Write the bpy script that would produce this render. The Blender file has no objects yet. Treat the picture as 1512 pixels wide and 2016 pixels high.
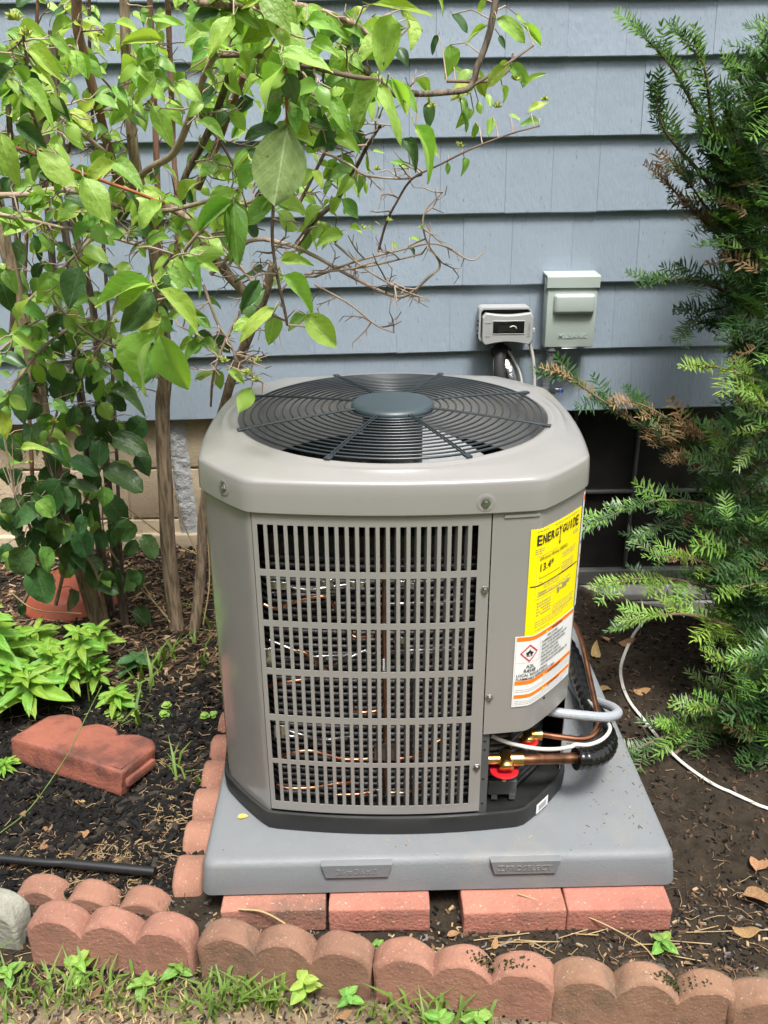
import bpy, bmesh, math, random
import numpy as np
from mathutils import Vector, Matrix, noise
random.seed(11)
R_ = math.radians
sc = bpy.context.scene
COL = sc.collection
# ------------------------------------------------------------------ camera, sky, sun, exposure
F_PX = 1750.3
CAM = Vector((-.131, -1.317, 1.408))
YAW, PITCH, ROLL = .021, .396, .007
def cam_axes():
    cy, sy = math.cos(YAW), math.sin(YAW)
    f = Vector((sy, cy, 0)); r = Vector((cy, -sy, 0)); d = Vector((0, 0, -1))
    cp, sp = math.cos(PITCH), math.sin(PITCH)
    f2 = f*cp + d*sp; d2 = d*cp - f*sp
    cr, sr = math.cos(ROLL), math.sin(ROLL)
    return r*cr + d2*sr, d2*cr - r*sr, f2
AX, AY, AZ = cam_axes()
cam = bpy.data.cameras.new('camera')
cam.sensor_fit = 'VERTICAL'; cam.sensor_height = 32.0; cam.sensor_width = 24.0
cam.lens = F_PX/2016*32.0
cam.clip_start = .02; cam.clip_end = 300
camo = bpy.data.objects.new('camera', cam); COL.objects.link(camo)
camo.matrix_world = Matrix(((AX.x, -AY.x, -AZ.x, CAM.x), (AX.y, -AY.y, -AZ.y, CAM.y), (AX.z, -AY.z, -AZ.z, CAM.z), (0, 0, 0, 1)))
sc.camera = camo
SUN_EL, SUN_AZ = R_(66), R_(12)          # azimuth from -Y towards -X
world = bpy.data.worlds.new('World'); sc.world = world; world.use_nodes = True
wn = world.node_tree; wn.nodes.clear()
sky = wn.nodes.new('ShaderNodeTexSky'); sky.sky_type = 'NISHITA'; sky.sun_disc = False
sky.sun_elevation = SUN_EL; sky.sun_rotation = R_(168); sky.dust_density = 4; sky.air_density = 1.0
hs = wn.nodes.new('ShaderNodeHueSaturation'); hs.inputs['Saturation'].default_value = .22
bg = wn.nodes.new('ShaderNodeBackground'); bg.inputs['Strength'].default_value = .095
wo = wn.nodes.new('ShaderNodeOutputWorld')
wn.links.new(sky.outputs[0], hs.inputs['Color']); wn.links.new(hs.outputs[0], bg.inputs['Color']); wn.links.new(bg.outputs[0], wo.inputs['Surface'])
sun = bpy.data.lights.new('sun', 'SUN'); sun.energy = 1.5; sun.angle = R_(14); sun.color = (1, .975, .93)
suno = bpy.data.objects.new('sun', sun); COL.objects.link(suno)
sdir = Vector((-math.sin(-SUN_AZ)*math.cos(SUN_EL), -math.cos(SUN_AZ)*math.cos(SUN_EL), math.sin(SUN_EL)))
suno.rotation_euler = sdir.to_track_quat('Z', 'Y').to_euler(); suno.location = sdir*8
sc.view_settings.view_transform = 'Standard'; sc.view_settings.look = 'None'
sc.view_settings.gamma = 1; sc.view_settings.use_curve_mapping = False
sc.view_settings.exposure = 1.82

# ------------------------------------------------------------------ helpers
def U(px, py, ax, val):
    """point of the place that a photo pixel shows on the plane (axis ax = val)"""
    d = AX*((px-756)/F_PX) + AY*((py-1008)/F_PX) + AZ
    t = (val-CAM[ax])/d[ax]
    return CAM + d*t
def UY(px, py, Y): return U(px, py, 1, Y)
def UZ(px, py, Z): return U(px, py, 2, Z)
def rnd(a, b): return random.uniform(a, b)
def N3(x, y, z=0): return noise.noise(Vector((x, y, z)))

class MB:
    def __init__(s): s.v = []; s.f = []; s.m = []; s.sm = []
    def add(s, vs, fs, mi=0, smooth=False):
        b = len(s.v); s.v += [tuple(v) for v in vs]
        for f in fs: s.f.append(tuple(b+i for i in f)); s.m.append(mi); s.sm.append(smooth)
        return s
    def box(s, c, size, M=None, mi=0, bev=0):
        x, y, z = [k/2 for k in size]; c = Vector(c)
        if bev <= 0:
            vs = [Vector((i*x, j*y, k*z)) for i in (-1, 1) for j in (-1, 1) for k in (-1, 1)]
            fs = [(0, 1, 3, 2), (4, 6, 7, 5), (0, 4, 5, 1), (2, 3, 7, 6), (0, 2, 6, 4), (1, 5, 7, 3)]
        else:
            bm = bmesh.new(); bmesh.ops.create_cube(bm, size=1)
            for v in bm.verts: v.co = Vector((v.co.x*2*x, v.co.y*2*y, v.co.z*2*z))
            bmesh.ops.bevel(bm, geom=bm.edges[:], offset=bev, segments=2, affect='EDGES', profile=.6)
            bm.verts.index_update()
            vs = [v.co.copy() for v in bm.verts]; fs = [[v.index for v in f.verts] for f in bm.faces]; bm.free()
        if M is not None: vs = [M @ v for v in vs]
        return s.add([v+c for v in vs], fs, mi, bev > 0)
    def tube(s, pts, r, n=8, mi=0, caps=True, smooth=True, bump=0):
        pts = [Vector(p) for p in pts]; k = len(pts)
        rs = r if isinstance(r, (list, tuple)) else [r]*k
        t0 = (pts[1]-pts[0]).normalized()
        up = Vector((0, 0, 1)) if abs(t0.z) < .9 else Vector((1, 0, 0))
        nn = (up - t0*up.dot(t0)).normalized(); vs = []; fs = []
        for i, p in enumerate(pts):
            t = (pts[min(i+1, k-1)]-pts[max(i-1, 0)])
            t = t.normalized() if t.length > 1e-9 else t0
            nn = nn - t*nn.dot(t); nn = nn.normalized() if nn.length > 1e-6 else t.orthogonal().normalized()
            b = t.cross(nn)
            for j in range(n):
                a = 2*math.pi*j/n
                rr = rs[i]*(1+bump*N3(math.cos(a)*2, math.sin(a)*2, p.length*14+p.x*31) if bump else 1)
                vs.append(p + (nn*math.cos(a) + b*math.sin(a))*rr)
        for i in range(k-1):
            for j in range(n):
                a, b2 = i*n+j, i*n+(j+1) % n
                fs.append((a, b2, b2+n, a+n))
        s.add(vs, fs, mi, smooth)
        if caps:
            s.add(vs[:n], [tuple(range(n))[::-1]], mi); s.add(vs[-n:], [tuple(range(n))], mi)
        return s
    def loft(s, rings, mi=0, closed=True, cap0=False, cap1=False, smooth=True):
        n = len(rings[0]); vs = [p for r in rings for p in r]; fs = []
        for i in range(len(rings)-1):
            for j in range(n if closed else n-1):
                a, b = i*n+j, i*n+(j+1) % n
                fs.append((a, b, b+n, a+n))
        s.add(vs, fs, mi, smooth)
        if cap0: s.add(rings[0], [tuple(range(n))[::-1]], mi)
        if cap1: s.add(rings[-1], [tuple(range(n))], mi)
        return s
    def lathe(s, prof, c=(0, 0, 0), n=24, mi=0, M=None, smooth=True):
        c = Vector(c); rings = []
        for (r, z) in prof:
            ring = [Vector((r*math.cos(2*math.pi*j/n), r*math.sin(2*math.pi*j/n), z)) for j in range(n)]
            if M is not None: ring = [M @ v for v in ring]
            rings.append([v+c for v in ring])
        return s.loft(rings, mi, smooth=smooth)
    def mesh(s, name, mats, off=None):
        me = bpy.data.meshes.new(name)
        vs = s.v if off is None else [(v[0]-off[0], v[1]-off[1], v[2]-off[2]) for v in s.v]
        me.from_pydata([tuple(v) for v in vs], [], s.f)
        for m in (mats if isinstance(mats, (list, tuple)) else [mats]): me.materials.append(m)
        me.polygons.foreach_set('material_index', s.m); me.polygons.foreach_set('use_smooth', s.sm)
        me.update()
        return me
    def build(s, name, mats, parent=None, autosm=None):
        off = None
        if parent is not None:
            off = parent.get('_o')
            off = None if off is None else list(off)
        elif autosm == 'base' and s.v:
            a = np.array(s.v); off = [float(a[:, 0].mean()), float(a[:, 1].mean()), float(a[:, 2].min())]
        me = s.mesh(name, mats, off)
        o = bpy.data.objects.new(name, me); COL.objects.link(o)
        if parent is not None:
            o.parent = parent
            if off is not None: o['_o'] = off
        elif off is not None: o.location = off
        return o
def smooth_by_angle(o, deg=35):
    me = o.data; bm = bmesh.new(); bm.from_mesh(me)
    bmesh.ops.remove_doubles(bm, verts=bm.verts, dist=1e-5)
    for f in bm.faces: f.smooth = True
    for e in bm.edges:
        e.smooth = not (len(e.link_faces) == 2 and e.calc_face_angle(0) > R_(deg))
    bm.to_mesh(me); bm.free(); return o
def tag(o, label=None, cat=None, group=None, kind=None):
    for k, v in (('label', label), ('category', cat), ('group', group), ('kind', kind)):
        if v: o[k] = v
    return o
def thing(name, label, cat, loc=(0, 0, 0), group=None, rot=None):
    o = bpy.data.objects.new(name, None); COL.objects.link(o); o.location = loc
    o.empty_display_size = .05
    if rot is None: o['_o'] = [float(k) for k in loc]
    else: o.rotation_euler = rot
    return tag(o, label, cat, group)
def place(mesh, name, parent, mw):
    o = bpy.data.objects.new(name, mesh); COL.objects.link(o); o.parent = parent
    off = parent.get('_o'); off = Vector(list(off)) if off is not None else Vector((0, 0, 0))
    o.matrix_local = Matrix.Translation(-off) @ mw
    return o
def spline(pts, seg=6):
    """Catmull-Rom through points (each Vector of any numbers)"""
    P = [np.array(p, float) for p in pts]; out = []
    for i in range(len(P)-1):
        p0 = P[i-1] if i else 2*P[0]-P[1]; p1, p2 = P[i], P[i+1]; p3 = P[i+2] if i+2 < len(P) else 2*P[-1]-P[-2]
        for k in range(seg):
            t = k/seg
            out.append(.5*((2*p1)+(-p0+p2)*t+(2*p0-5*p1+4*p2-p3)*t*t+(-p0+3*p1-3*p2+p3)*t**3))
    out.append(P[-1]); return out
def basis(x, z):
    x = x.normalized(); z = (z - x*z.dot(x))
    z = z.normalized() if z.length > 1e-5 else x.orthogonal().normalized()
    y = z.cross(x); return Matrix(((x.x, y.x, z.x), (x.y, y.y, z.y), (x.z, y.z, z.z)))

# ------------------------------------------------------------------ materials
MT = {}
def mat(name, base, base2=None, rough=.6, metal=0, scale=12, detail=6, bump=0, bscale=None, spec=.5, coat=0, objrand=0,
        speck=None, speck_scale=220, speck_amt=.62, stretch=None, trans=0, rough2=None, ramp=(.35, .65), bump2=0, b2scale=8, dirt=None, dirt_scale=5, dirt_at=(.55, .75), sss=0):
    m = bpy.data.materials.new(name); m.use_nodes = True; nt = m.node_tree; n = nt.nodes; L = nt.links
    bs = n['Principled BSDF']; out = n['Material Output']
    tc = n.new('ShaderNodeTexCoord'); co = tc.outputs['Object']
    if stretch:
        mp = n.new('ShaderNodeMapping'); mp.inputs['Scale'].default_value = stretch; L.new(co, mp.inputs['Vector']); co = mp.outputs[0]
    def noise_(s, d=detail, r=.6):
        t = n.new('ShaderNodeTexNoise'); t.inputs['Scale'].default_value = s; t.inputs['Detail'].default_value = d
        t.inputs['Roughness'].default_value = r; L.new(co, t.inputs['Vector']); return t.outputs['Fac']
    def rampf(fac, a, b):
        r = n.new('ShaderNodeMapRange'); r.inputs['From Min'].default_value = a; r.inputs['From Max'].default_value = b
        L.new(fac, r.inputs['Value']); return r.outputs[0]
    def mix(fac, a, b):
        x = n.new('ShaderNodeMix'); x.data_type = 'RGBA'
        L.new(fac, x.inputs[0])
        for sock, v in ((x.inputs[6], a), (x.inputs[7], b)):
            if isinstance(v, tuple): sock.default_value = (*v, 1)
            else: L.new(v, sock)
        return x.outputs[2]
    col = None
    if base2:
        nf = rampf(noise_(scale), *ramp); col = mix(nf, base, base2)
        if rough2 is not None:
            rr = n.new('ShaderNodeMapRange'); rr.inputs['To Min'].default_value = rough; rr.inputs['To Max'].default_value = rough2
            L.new(nf, rr.inputs['Value']); L.new(rr.outputs[0], bs.inputs['Roughness'])
    else: col = base
    if dirt: col = mix(rampf(noise_(dirt_scale, 8, .65), *dirt_at), col, dirt)
    if speck: col = mix(rampf(noise_(speck_scale, 2), speck_amt, speck_amt+.08), col, speck)
    if objrand:
        oi = n.new('ShaderNodeObjectInfo'); h = n.new('ShaderNodeHueSaturation')
        a = n.new('ShaderNodeMapRange'); a.inputs['To Min'].default_value = 1-objrand; a.inputs['To Max'].default_value = 1+objrand
        L.new(oi.outputs['Random'], a.inputs['Value']); L.new(a.outputs[0], h.inputs['Value'])
        b = n.new('ShaderNodeMath'); b.operation = 'MULTIPLY_ADD'; b.inputs[1].default_value = .05*min(1, objrand*3); b.inputs[2].default_value = .5-.025*min(1, objrand*3)
        f2 = n.new('ShaderNodeMath'); f2.operation = 'MULTIPLY'; f2.inputs[1].default_value = 7.13
        f3 = n.new('ShaderNodeMath'); f3.operation = 'FRACT'
        L.new(oi.outputs['Random'], f2.inputs[0]); L.new(f2.outputs[0], f3.inputs[0]); L.new(f3.outputs[0], b.inputs[0]); L.new(b.outputs[0], h.inputs['Hue'])
        if isinstance(col, tuple): h.inputs['Color'].default_value = (*col, 1)
        else: L.new(col, h.inputs['Color'])
        col = h.outputs[0]
    if isinstance(col, tuple): bs.inputs['Base Color'].default_value = (*col, 1)
    else: L.new(col, bs.inputs['Base Color'])
    if not (base2 and rough2 is not None): bs.inputs['Roughness'].default_value = rough
    bs.inputs['Metallic'].default_value = metal; bs.inputs['Specular IOR Level'].default_value = spec
    bs.inputs['Coat Weight'].default_value = coat; bs.inputs['Coat Roughness'].default_value = .12
    nrm = None
    if bump:
        b = n.new('ShaderNodeBump'); b.inputs['Strength'].default_value = bump; b.inputs['Distance'].default_value = .004
        L.new(noise_(bscale or scale*6), b.inputs['Height']); nrm = b.outputs[0]
    if bump2:
        b = n.new('ShaderNodeBump'); b.inputs['Strength'].default_value = bump2; b.inputs['Distance'].default_value = .01
        L.new(noise_(b2scale, 3), b.inputs['Height'])
        if nrm: L.new(nrm, b.inputs['Normal'])
        nrm = b.outputs[0]
    if nrm: L.new(nrm, bs.inputs['Normal'])
    if trans:
        tr = n.new('ShaderNodeBsdfTranslucent'); ms = n.new('ShaderNodeMixShader'); ms.inputs[0].default_value = trans
        if isinstance(col, tuple): tr.inputs[0].default_value = (*col, 1)
        else:
            g = n.new('ShaderNodeMix'); g.data_type = 'RGBA'; g.blend_type = 'MULTIPLY'; g.inputs[0].default_value = 1
            L.new(col, g.inputs[6]); g.inputs[7].default_value = (1.35, 1.25, .55, 1); L.new(g.outputs[2], tr.inputs[0])
        L.new(bs.outputs[0], ms.inputs[1]); L.new(tr.outputs[0], ms.inputs[2]); L.new(ms.outputs[0], out.inputs['Surface'])
    MT[name] = m; return m
mat('siding', (.248, .298, .352), (.232, .28, .333), rough=.46, scale=5, bump=.6, bscale=110, bump2=.12, b2scale=20, objrand=.035, stretch=(1, 1, .3), speck=(.15, .18, .215), speck_scale=120, speck_amt=.675)
mat('tar', (.012, .012, .012), rough=.7, bump=.8, bscale=60)
mat('block', (.52, .42, .29), (.42, .335, .225), rough=.95, scale=6, bump=.9, bscale=150, objrand=.08, dirt=(.30, .23, .15), dirt_scale=4)
mat('mortar', (.46, .37, .26), rough=1, bump=.6, bscale=120)
mat('grey_drips', (.44, .45, .45), (.36, .36, .36), rough=.8, scale=9, bump=.9, bscale=60, bump2=.8, b2scale=30)
mat('unit_paint', (.240, .230, .217), (.230, .220, .207), rough=.28, scale=4, coat=.5, bump=.05, bscale=300, dirt=(.20, .195, .18), dirt_scale=6, dirt_at=(.6, .95))
mat('unit_paint_side', (.240, .230, .217), (.230, .220, .207), rough=.2, scale=4, coat=1.0, bump=.05, bscale=300, dirt=(.195, .19, .175), dirt_scale=6, dirt_at=(.55, .95))
mat('guard', (.020, .027, .031), rough=.3, spec=.6)
mat('hub', (.035, .052, .06), rough=.42, spec=.6, bump=.05, bscale=200)
mat('black_plastic', (.012, .013, .013), (.02, .02, .02), rough=.38, rough2=.6, scale=9, dirt=(.05, .045, .038), dirt_scale=14, dirt_at=(.6, .85))
mat('pad', (.168, .178, .185), (.145, .155, .162), rough=.5, rough2=.7, scale=5, bump=.25, bscale=260, dirt=(.20, .19, .165), dirt_scale=6, dirt_at=(.56, .82))
mat('brick', (.41, .172, .120), (.33, .128, .088), rough=.92, scale=9, bump=.9, bscale=130, speck=(.55, .36, .28), speck_scale=150, speck_amt=.66, objrand=.07, dirt=(.20, .11, .08), dirt_scale=11, dirt_at=(.54, .74))
mat('edger', (.265, .146, .094), (.195, .103, .064), rough=.95, scale=8, bump=.55, bscale=150, speck=(.38, .28, .21), speck_scale=240, speck_amt=.635, objrand=.10, dirt=(.12, .085, .055), dirt_scale=13, dirt_at=(.50, .70), bump2=.4, b2scale=20)
mat('edger_pink', (.305, .152, .103), (.225, .108, .072), rough=.95, scale=8, bump=.6, bscale=140, speck=(.42, .28, .21), speck_scale=230, speck_amt=.64, objrand=.08, dirt=(.15, .09, .06), dirt_scale=10, dirt_at=(.55, .76), bump2=.4, b2scale=20)
mat('brick_dirty', (.36, .165, .115), (.28, .118, .08), rough=.95, scale=9, bump=1.0, bscale=120, speck=(.45, .32, .25), speck_scale=170, speck_amt=.64, dirt=(.14, .09, .065), dirt_scale=8, dirt_at=(.48, .68))
mat('edger_dark', (.27, .12, .085), (.20, .085, .06), rough=.9, scale=8, bump=1.0, bscale=110, speck=(.45, .32, .26), speck_scale=260, speck_amt=.65, objrand=.12, dirt=(.09, .05, .035), dirt_scale=7, dirt_at=(.5, .75))
mat('edger_red', (.30, .10, .063), (.20, .06, .04), rough=.8, scale=7, bump=.8, bscale=120, dirt=(.12, .045, .032), dirt_scale=7, dirt_at=(.48, .60), speck=(.34, .18, .12), speck_scale=200, speck_amt=.68)
mat('edger_grey', (.30, .29, .24), (.2, .2, .16), rough=.95, scale=8, bump=1, bscale=110)
mat('moss', (.05, .055, .01), (.02, .022, .006), rough=1, scale=60, bump=1, bscale=200)
mat('terracotta', (.34, .085, .045), (.26, .06, .033), rough=.6, scale=6, bump=.2, bscale=90)
mat('brass', (.72, .47, .16), (.5, .3, .09), rough=.3, metal=1, scale=30)
mat('copper', (.62, .27, .15), (.30, .12, .07), rough=.33, metal=1, scale=22, ramp=(.4, .7))
mat('copper_burnt', (.42, .20, .11), (.025, .017, .015), rough=.42, metal=1, scale=16, ramp=(.35, .6))
mat('steel', (.38, .38, .38), rough=.3, metal=1)
mat('dark_steel', (.10, .105, .105), (.08, .083, .083), rough=.45, metal=.3, scale=10)
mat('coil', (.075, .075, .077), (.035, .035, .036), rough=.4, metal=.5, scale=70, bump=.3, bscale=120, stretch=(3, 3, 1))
mat('foil', (.75, .75, .75), (.45, .45, .46), rough=.25, metal=1, scale=40, bump=1, bscale=60)
mat('fan_blade', (.55, .56, .57), (.46, .47, .48), rough=.3, metal=.35, scale=8)
mat('red_disc', (.45, .012, .02), rough=.3, spec=.6)
mat('yellow', (.92, .74, .0), rough=.4)
mat('white_label', (.72, .72, .71), rough=.4)
mat('orange', (.85, .19, .01), rough=.4)
mat('print', (.02, .02, .018), rough=.5)
mat('print_grey', (.30, .27, .12), rough=.5)
mat('print_soft', (.35, .35, .35), rough=.5)
mat('print_red', (.55, .03, .05), rough=.5)
mat('blue', (.03, .09, .4), rough=.4)
mat('box_paint', (.38, .43, .395), (.36, .41, .375), rough=.38, scale=6, coat=.2, bump=.06, bscale=200)
mat('outlet', (.36, .365, .36), (.33, .335, .33), rough=.5, scale=6)
mat('window_dark', (.01, .01, .011), rough=.08, spec=.6)
mat('conduit', (.15, .165, .17), rough=.45)
mat('whip', (.28, .30, .32), rough=.35)
mat('white_cable', (.56, .545, .50), (.44, .42, .375), rough=.45, scale=15)
mat('hose', (.006, .006, .006), rough=.22, spec=.5)
mat('gold_print', (.4, .28, .05), rough=.5)
mat('pipe_black', (.012, .012, .013), rough=.4)
mat('frame_dark', (.07, .072, .07), rough=.6, bump=.2)
mat('sash', (.13, .13, .12), (.09, .09, .08), rough=.6, scale=12)
mat('sill_white', (.50, .485, .45), (.36, .34, .31), rough=.75, scale=9, dirt=(.16, .12, .09), dirt_scale=8, dirt_at=(.58, .72))
mat('well_steel', (.045, .04, .034), (.09, .06, .035), rough=.75, scale=12, bump=.4)
mat('glass_dark', (.016, .016, .015), (.03, .028, .025), rough=.25, scale=5, spec=.5)
mat('bark', (.38, .28, .185), (.15, .108, .07), rough=.95, ramp=(.40, .60), scale=34, bump=1.0, bscale=60, stretch=(3, 3, .35), dirt=(.2, .2, .15), dirt_scale=14, dirt_at=(.66, .8))
mat('bark_dark', (.07, .052, .04), (.19, .145, .105), rough=.95, ramp=(.42, .6), scale=34, bump=1.0, bscale=70, stretch=(3, 3, .35), dirt=(.18, .19, .15), dirt_scale=10, dirt_at=(.64, .76))
mat('bark_red', (.27, .14, .09), (.15, .085, .058), rough=.9, scale=30, bump=1.0, bscale=60, stretch=(3, 3, .3))
mat('twig', (.40, .31, .235), (.24, .175, .125), rough=.9, scale=30)
mat('twig_dark', (.10, .065, .048), (.17, .115, .08), rough=.9, scale=30)
mat('twig_orange', (.36, .10, .03), (.22, .07, .025), rough=.7, scale=20)
mat('bud', (.52, .56, .13), (.36, .44, .08), rough=.6, scale=60, trans=.25)
mat('grass', (.17, .27, .045), (.10, .18, .03), rough=.6, scale=10, trans=.3)
mat('straw', (.40, .30, .15), (.26, .18, .09), rough=.9, scale=12)
mat('litter', (.15, .085, .045), (.075, .042, .024), rough=.95, scale=25)
mat('litter_pale', (.36, .26, .15), (.24, .15, .08), rough=.9, scale=25)
mat('crumb', (.036, .027, .018), (.018, .013, .009), rough=1, scale=40)
mat('mulch', (.0045, .004, .0038), (.011, .010, .009), spec=.22, rough=.9, scale=40, bump=.8, bscale=120)
mat('pebble', (.17, .16, .145), (.10, .09, .085), rough=.9, scale=40)
mat('dry_leaf', (.40, .26, .11), (.24, .13, .055), rough=.8, scale=14, objrand=.25, trans=.15, bump=.5, bscale=60)
mat('yellow_leaf', (.62, .45, .10), rough=.6, trans=.2)
mat('yew_green', (.055, .112, .026), (.036, .078, .018), rough=.45, scale=14, objrand=.3, trans=.12)
mat('yew_light', (.20, .33, .055), (.135, .235, .038), rough=.45, scale=14, objrand=.25, trans=.2)
mat('yew_brown', (.30, .165, .08), (.19, .105, .055), rough=.7, scale=14, objrand=.25)
mat('yew_wood', (.16, .10, .06), (.09, .06, .04), rough=.9, scale=30)
mat('tree_far', (.045, .075, .02), (.025, .045, .014), rough=.8, scale=1.5)
mat('lawn', (.07, .10, .03), (.05, .075, .02), rough=1, scale=6)

def leaf_mat(name, c1, c2, vein, objrand=.14, trans=.33, rough=.42, under=1):
    """leaf with a midrib and side veins drawn along the leaf's own axes"""
    m = bpy.data.materials.new(name); m.use_nodes = True; nt = m.node_tree; n = nt.nodes; L = nt.links
    bs = n['Principled BSDF']; out = n['Material Output']
    tc = n.new('ShaderNodeTexCoord'); sp = n.new('ShaderNodeSeparateXYZ'); L.new(tc.outputs['Object'], sp.inputs[0])
    def M_(op, a, b=None, c=None):
        x = n.new('ShaderNodeMath'); x.operation = op
        for i, v in enumerate((a, b, c)):
            if v is None: continue
            if isinstance(v, (int, float)): x.inputs[i].default_value = v
            else: L.new(v, x.inputs[i])
        return x.outputs[0]
    ay = M_('ABSOLUTE', sp.outputs['Y'])
    ph = M_('FRACT', M_('MULTIPLY', M_('MULTIPLY_ADD', ay, -.75, sp.outputs['X']), 6.5))
    side = M_('LESS_THAN', M_('ABSOLUTE', M_('SUBTRACT', ph, .5)), .05)
    mid = M_('LESS_THAN', ay, .014)
    v = M_('MAXIMUM', M_('MULTIPLY', side, .45), mid)
    no = n.new('ShaderNodeTexNoise'); no.inputs['Scale'].default_value = 3.5; no.inputs['Detail'].default_value = 5; L.new(tc.outputs['Object'], no.inputs['Vector'])
    oi = n.new('ShaderNodeObjectInfo')
    def mix(f, a, b):
        x = n.new('ShaderNodeMix'); x.data_type = 'RGBA'; L.new(f, x.inputs[0])
        for s_, vv in ((x.inputs[6], a), (x.inputs[7], b)):
            if isinstance(vv, tuple): s_.default_value = (*vv, 1)
            else: L.new(vv, s_)
        return x.outputs[2]
    base = mix(no.outputs['Fac'], c1, c2)
    h = n.new('ShaderNodeHueSaturation'); L.new(base, h.inputs['Color'])
    L.new(M_('MULTIPLY_ADD', oi.outputs['Random'], 2*objrand, 1-objrand), h.inputs['Value'])
    L.new(M_('MULTIPLY_ADD', M_('FRACT', M_('MULTIPLY', oi.outputs['Random'], 9.7)), .05, .475), h.inputs['Hue'])
    col = mix(v, h.outputs[0], vein)
    n2 = n.new('ShaderNodeTexNoise'); n2.inputs['Scale'].default_value = 9; n2.inputs['Detail'].default_value = 3
    cv = n.new('ShaderNodeVectorMath'); cv.operation = 'ADD'; L.new(tc.outputs['Object'], cv.inputs[0]); L.new(M_('MULTIPLY', oi.outputs['Random'], 57), cv.inputs[1]); L.new(cv.outputs[0], n2.inputs['Vector'])
    mr_ = n.new('ShaderNodeMapRange'); mr_.inputs[1].default_value = .70; mr_.inputs[2].default_value = .74; L.new(n2.outputs['Fac'], mr_.inputs[0])
    col = mix(mr_.outputs[0], col, (.16, .10, .035))
    # paler matt underside
    geo = n.new('ShaderNodeNewGeometry'); pale = n.new('ShaderNodeHueSaturation'); pale.inputs['Saturation'].default_value = .72; pale.inputs['Value'].default_value = 1.12
    L.new(col, pale.inputs['Color']); col = mix(geo.outputs['Backfacing'], col, pale.outputs[0])
    L.new(col, bs.inputs['Base Color']); bs.inputs['Roughness'].default_value = rough; bs.inputs['Specular IOR Level'].default_value = .45
    bm = n.new('ShaderNodeBump'); bm.inputs['Strength'].default_value = .35; bm.inputs['Distance'].default_value = .02
    L.new(M_('SUBTRACT', no.outputs['Fac'], M_('MULTIPLY', v, .6)), bm.inputs['Height']); L.new(bm.outputs[0], bs.inputs['Normal'])
    tr = n.new('ShaderNodeBsdfTranslucent'); g = n.new('ShaderNodeMix'); g.data_type = 'RGBA'; g.blend_type = 'MULTIPLY'; g.inputs[0].default_value = 1
    L.new(col, g.inputs[6]); g.inputs[7].default_value = (1.3, 1.38, .5, 1); L.new(g.outputs[2], tr.inputs[0])
    ms = n.new('ShaderNodeMixShader'); ms.inputs[0].default_value = trans
    L.new(bs.outputs[0], ms.inputs[1]); L.new(tr.outputs[0], ms.inputs[2]); L.new(ms.outputs[0], out.inputs['Surface'])
    MT[name] = m; return m
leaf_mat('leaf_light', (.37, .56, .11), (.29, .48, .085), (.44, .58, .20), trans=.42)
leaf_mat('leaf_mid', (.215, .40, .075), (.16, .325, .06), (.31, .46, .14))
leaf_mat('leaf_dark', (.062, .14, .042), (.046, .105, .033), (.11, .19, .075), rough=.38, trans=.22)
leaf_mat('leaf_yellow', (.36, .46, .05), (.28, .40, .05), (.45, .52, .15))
leaf_mat('leaf_under', (.20, .30, .105), (.16, .25, .085), (.34, .44, .20), trans=.25, rough=.6)
leaf_mat('leaf_weed', (.235, .43, .055), (.17, .34, .04), (.36, .5, .12))

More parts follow.
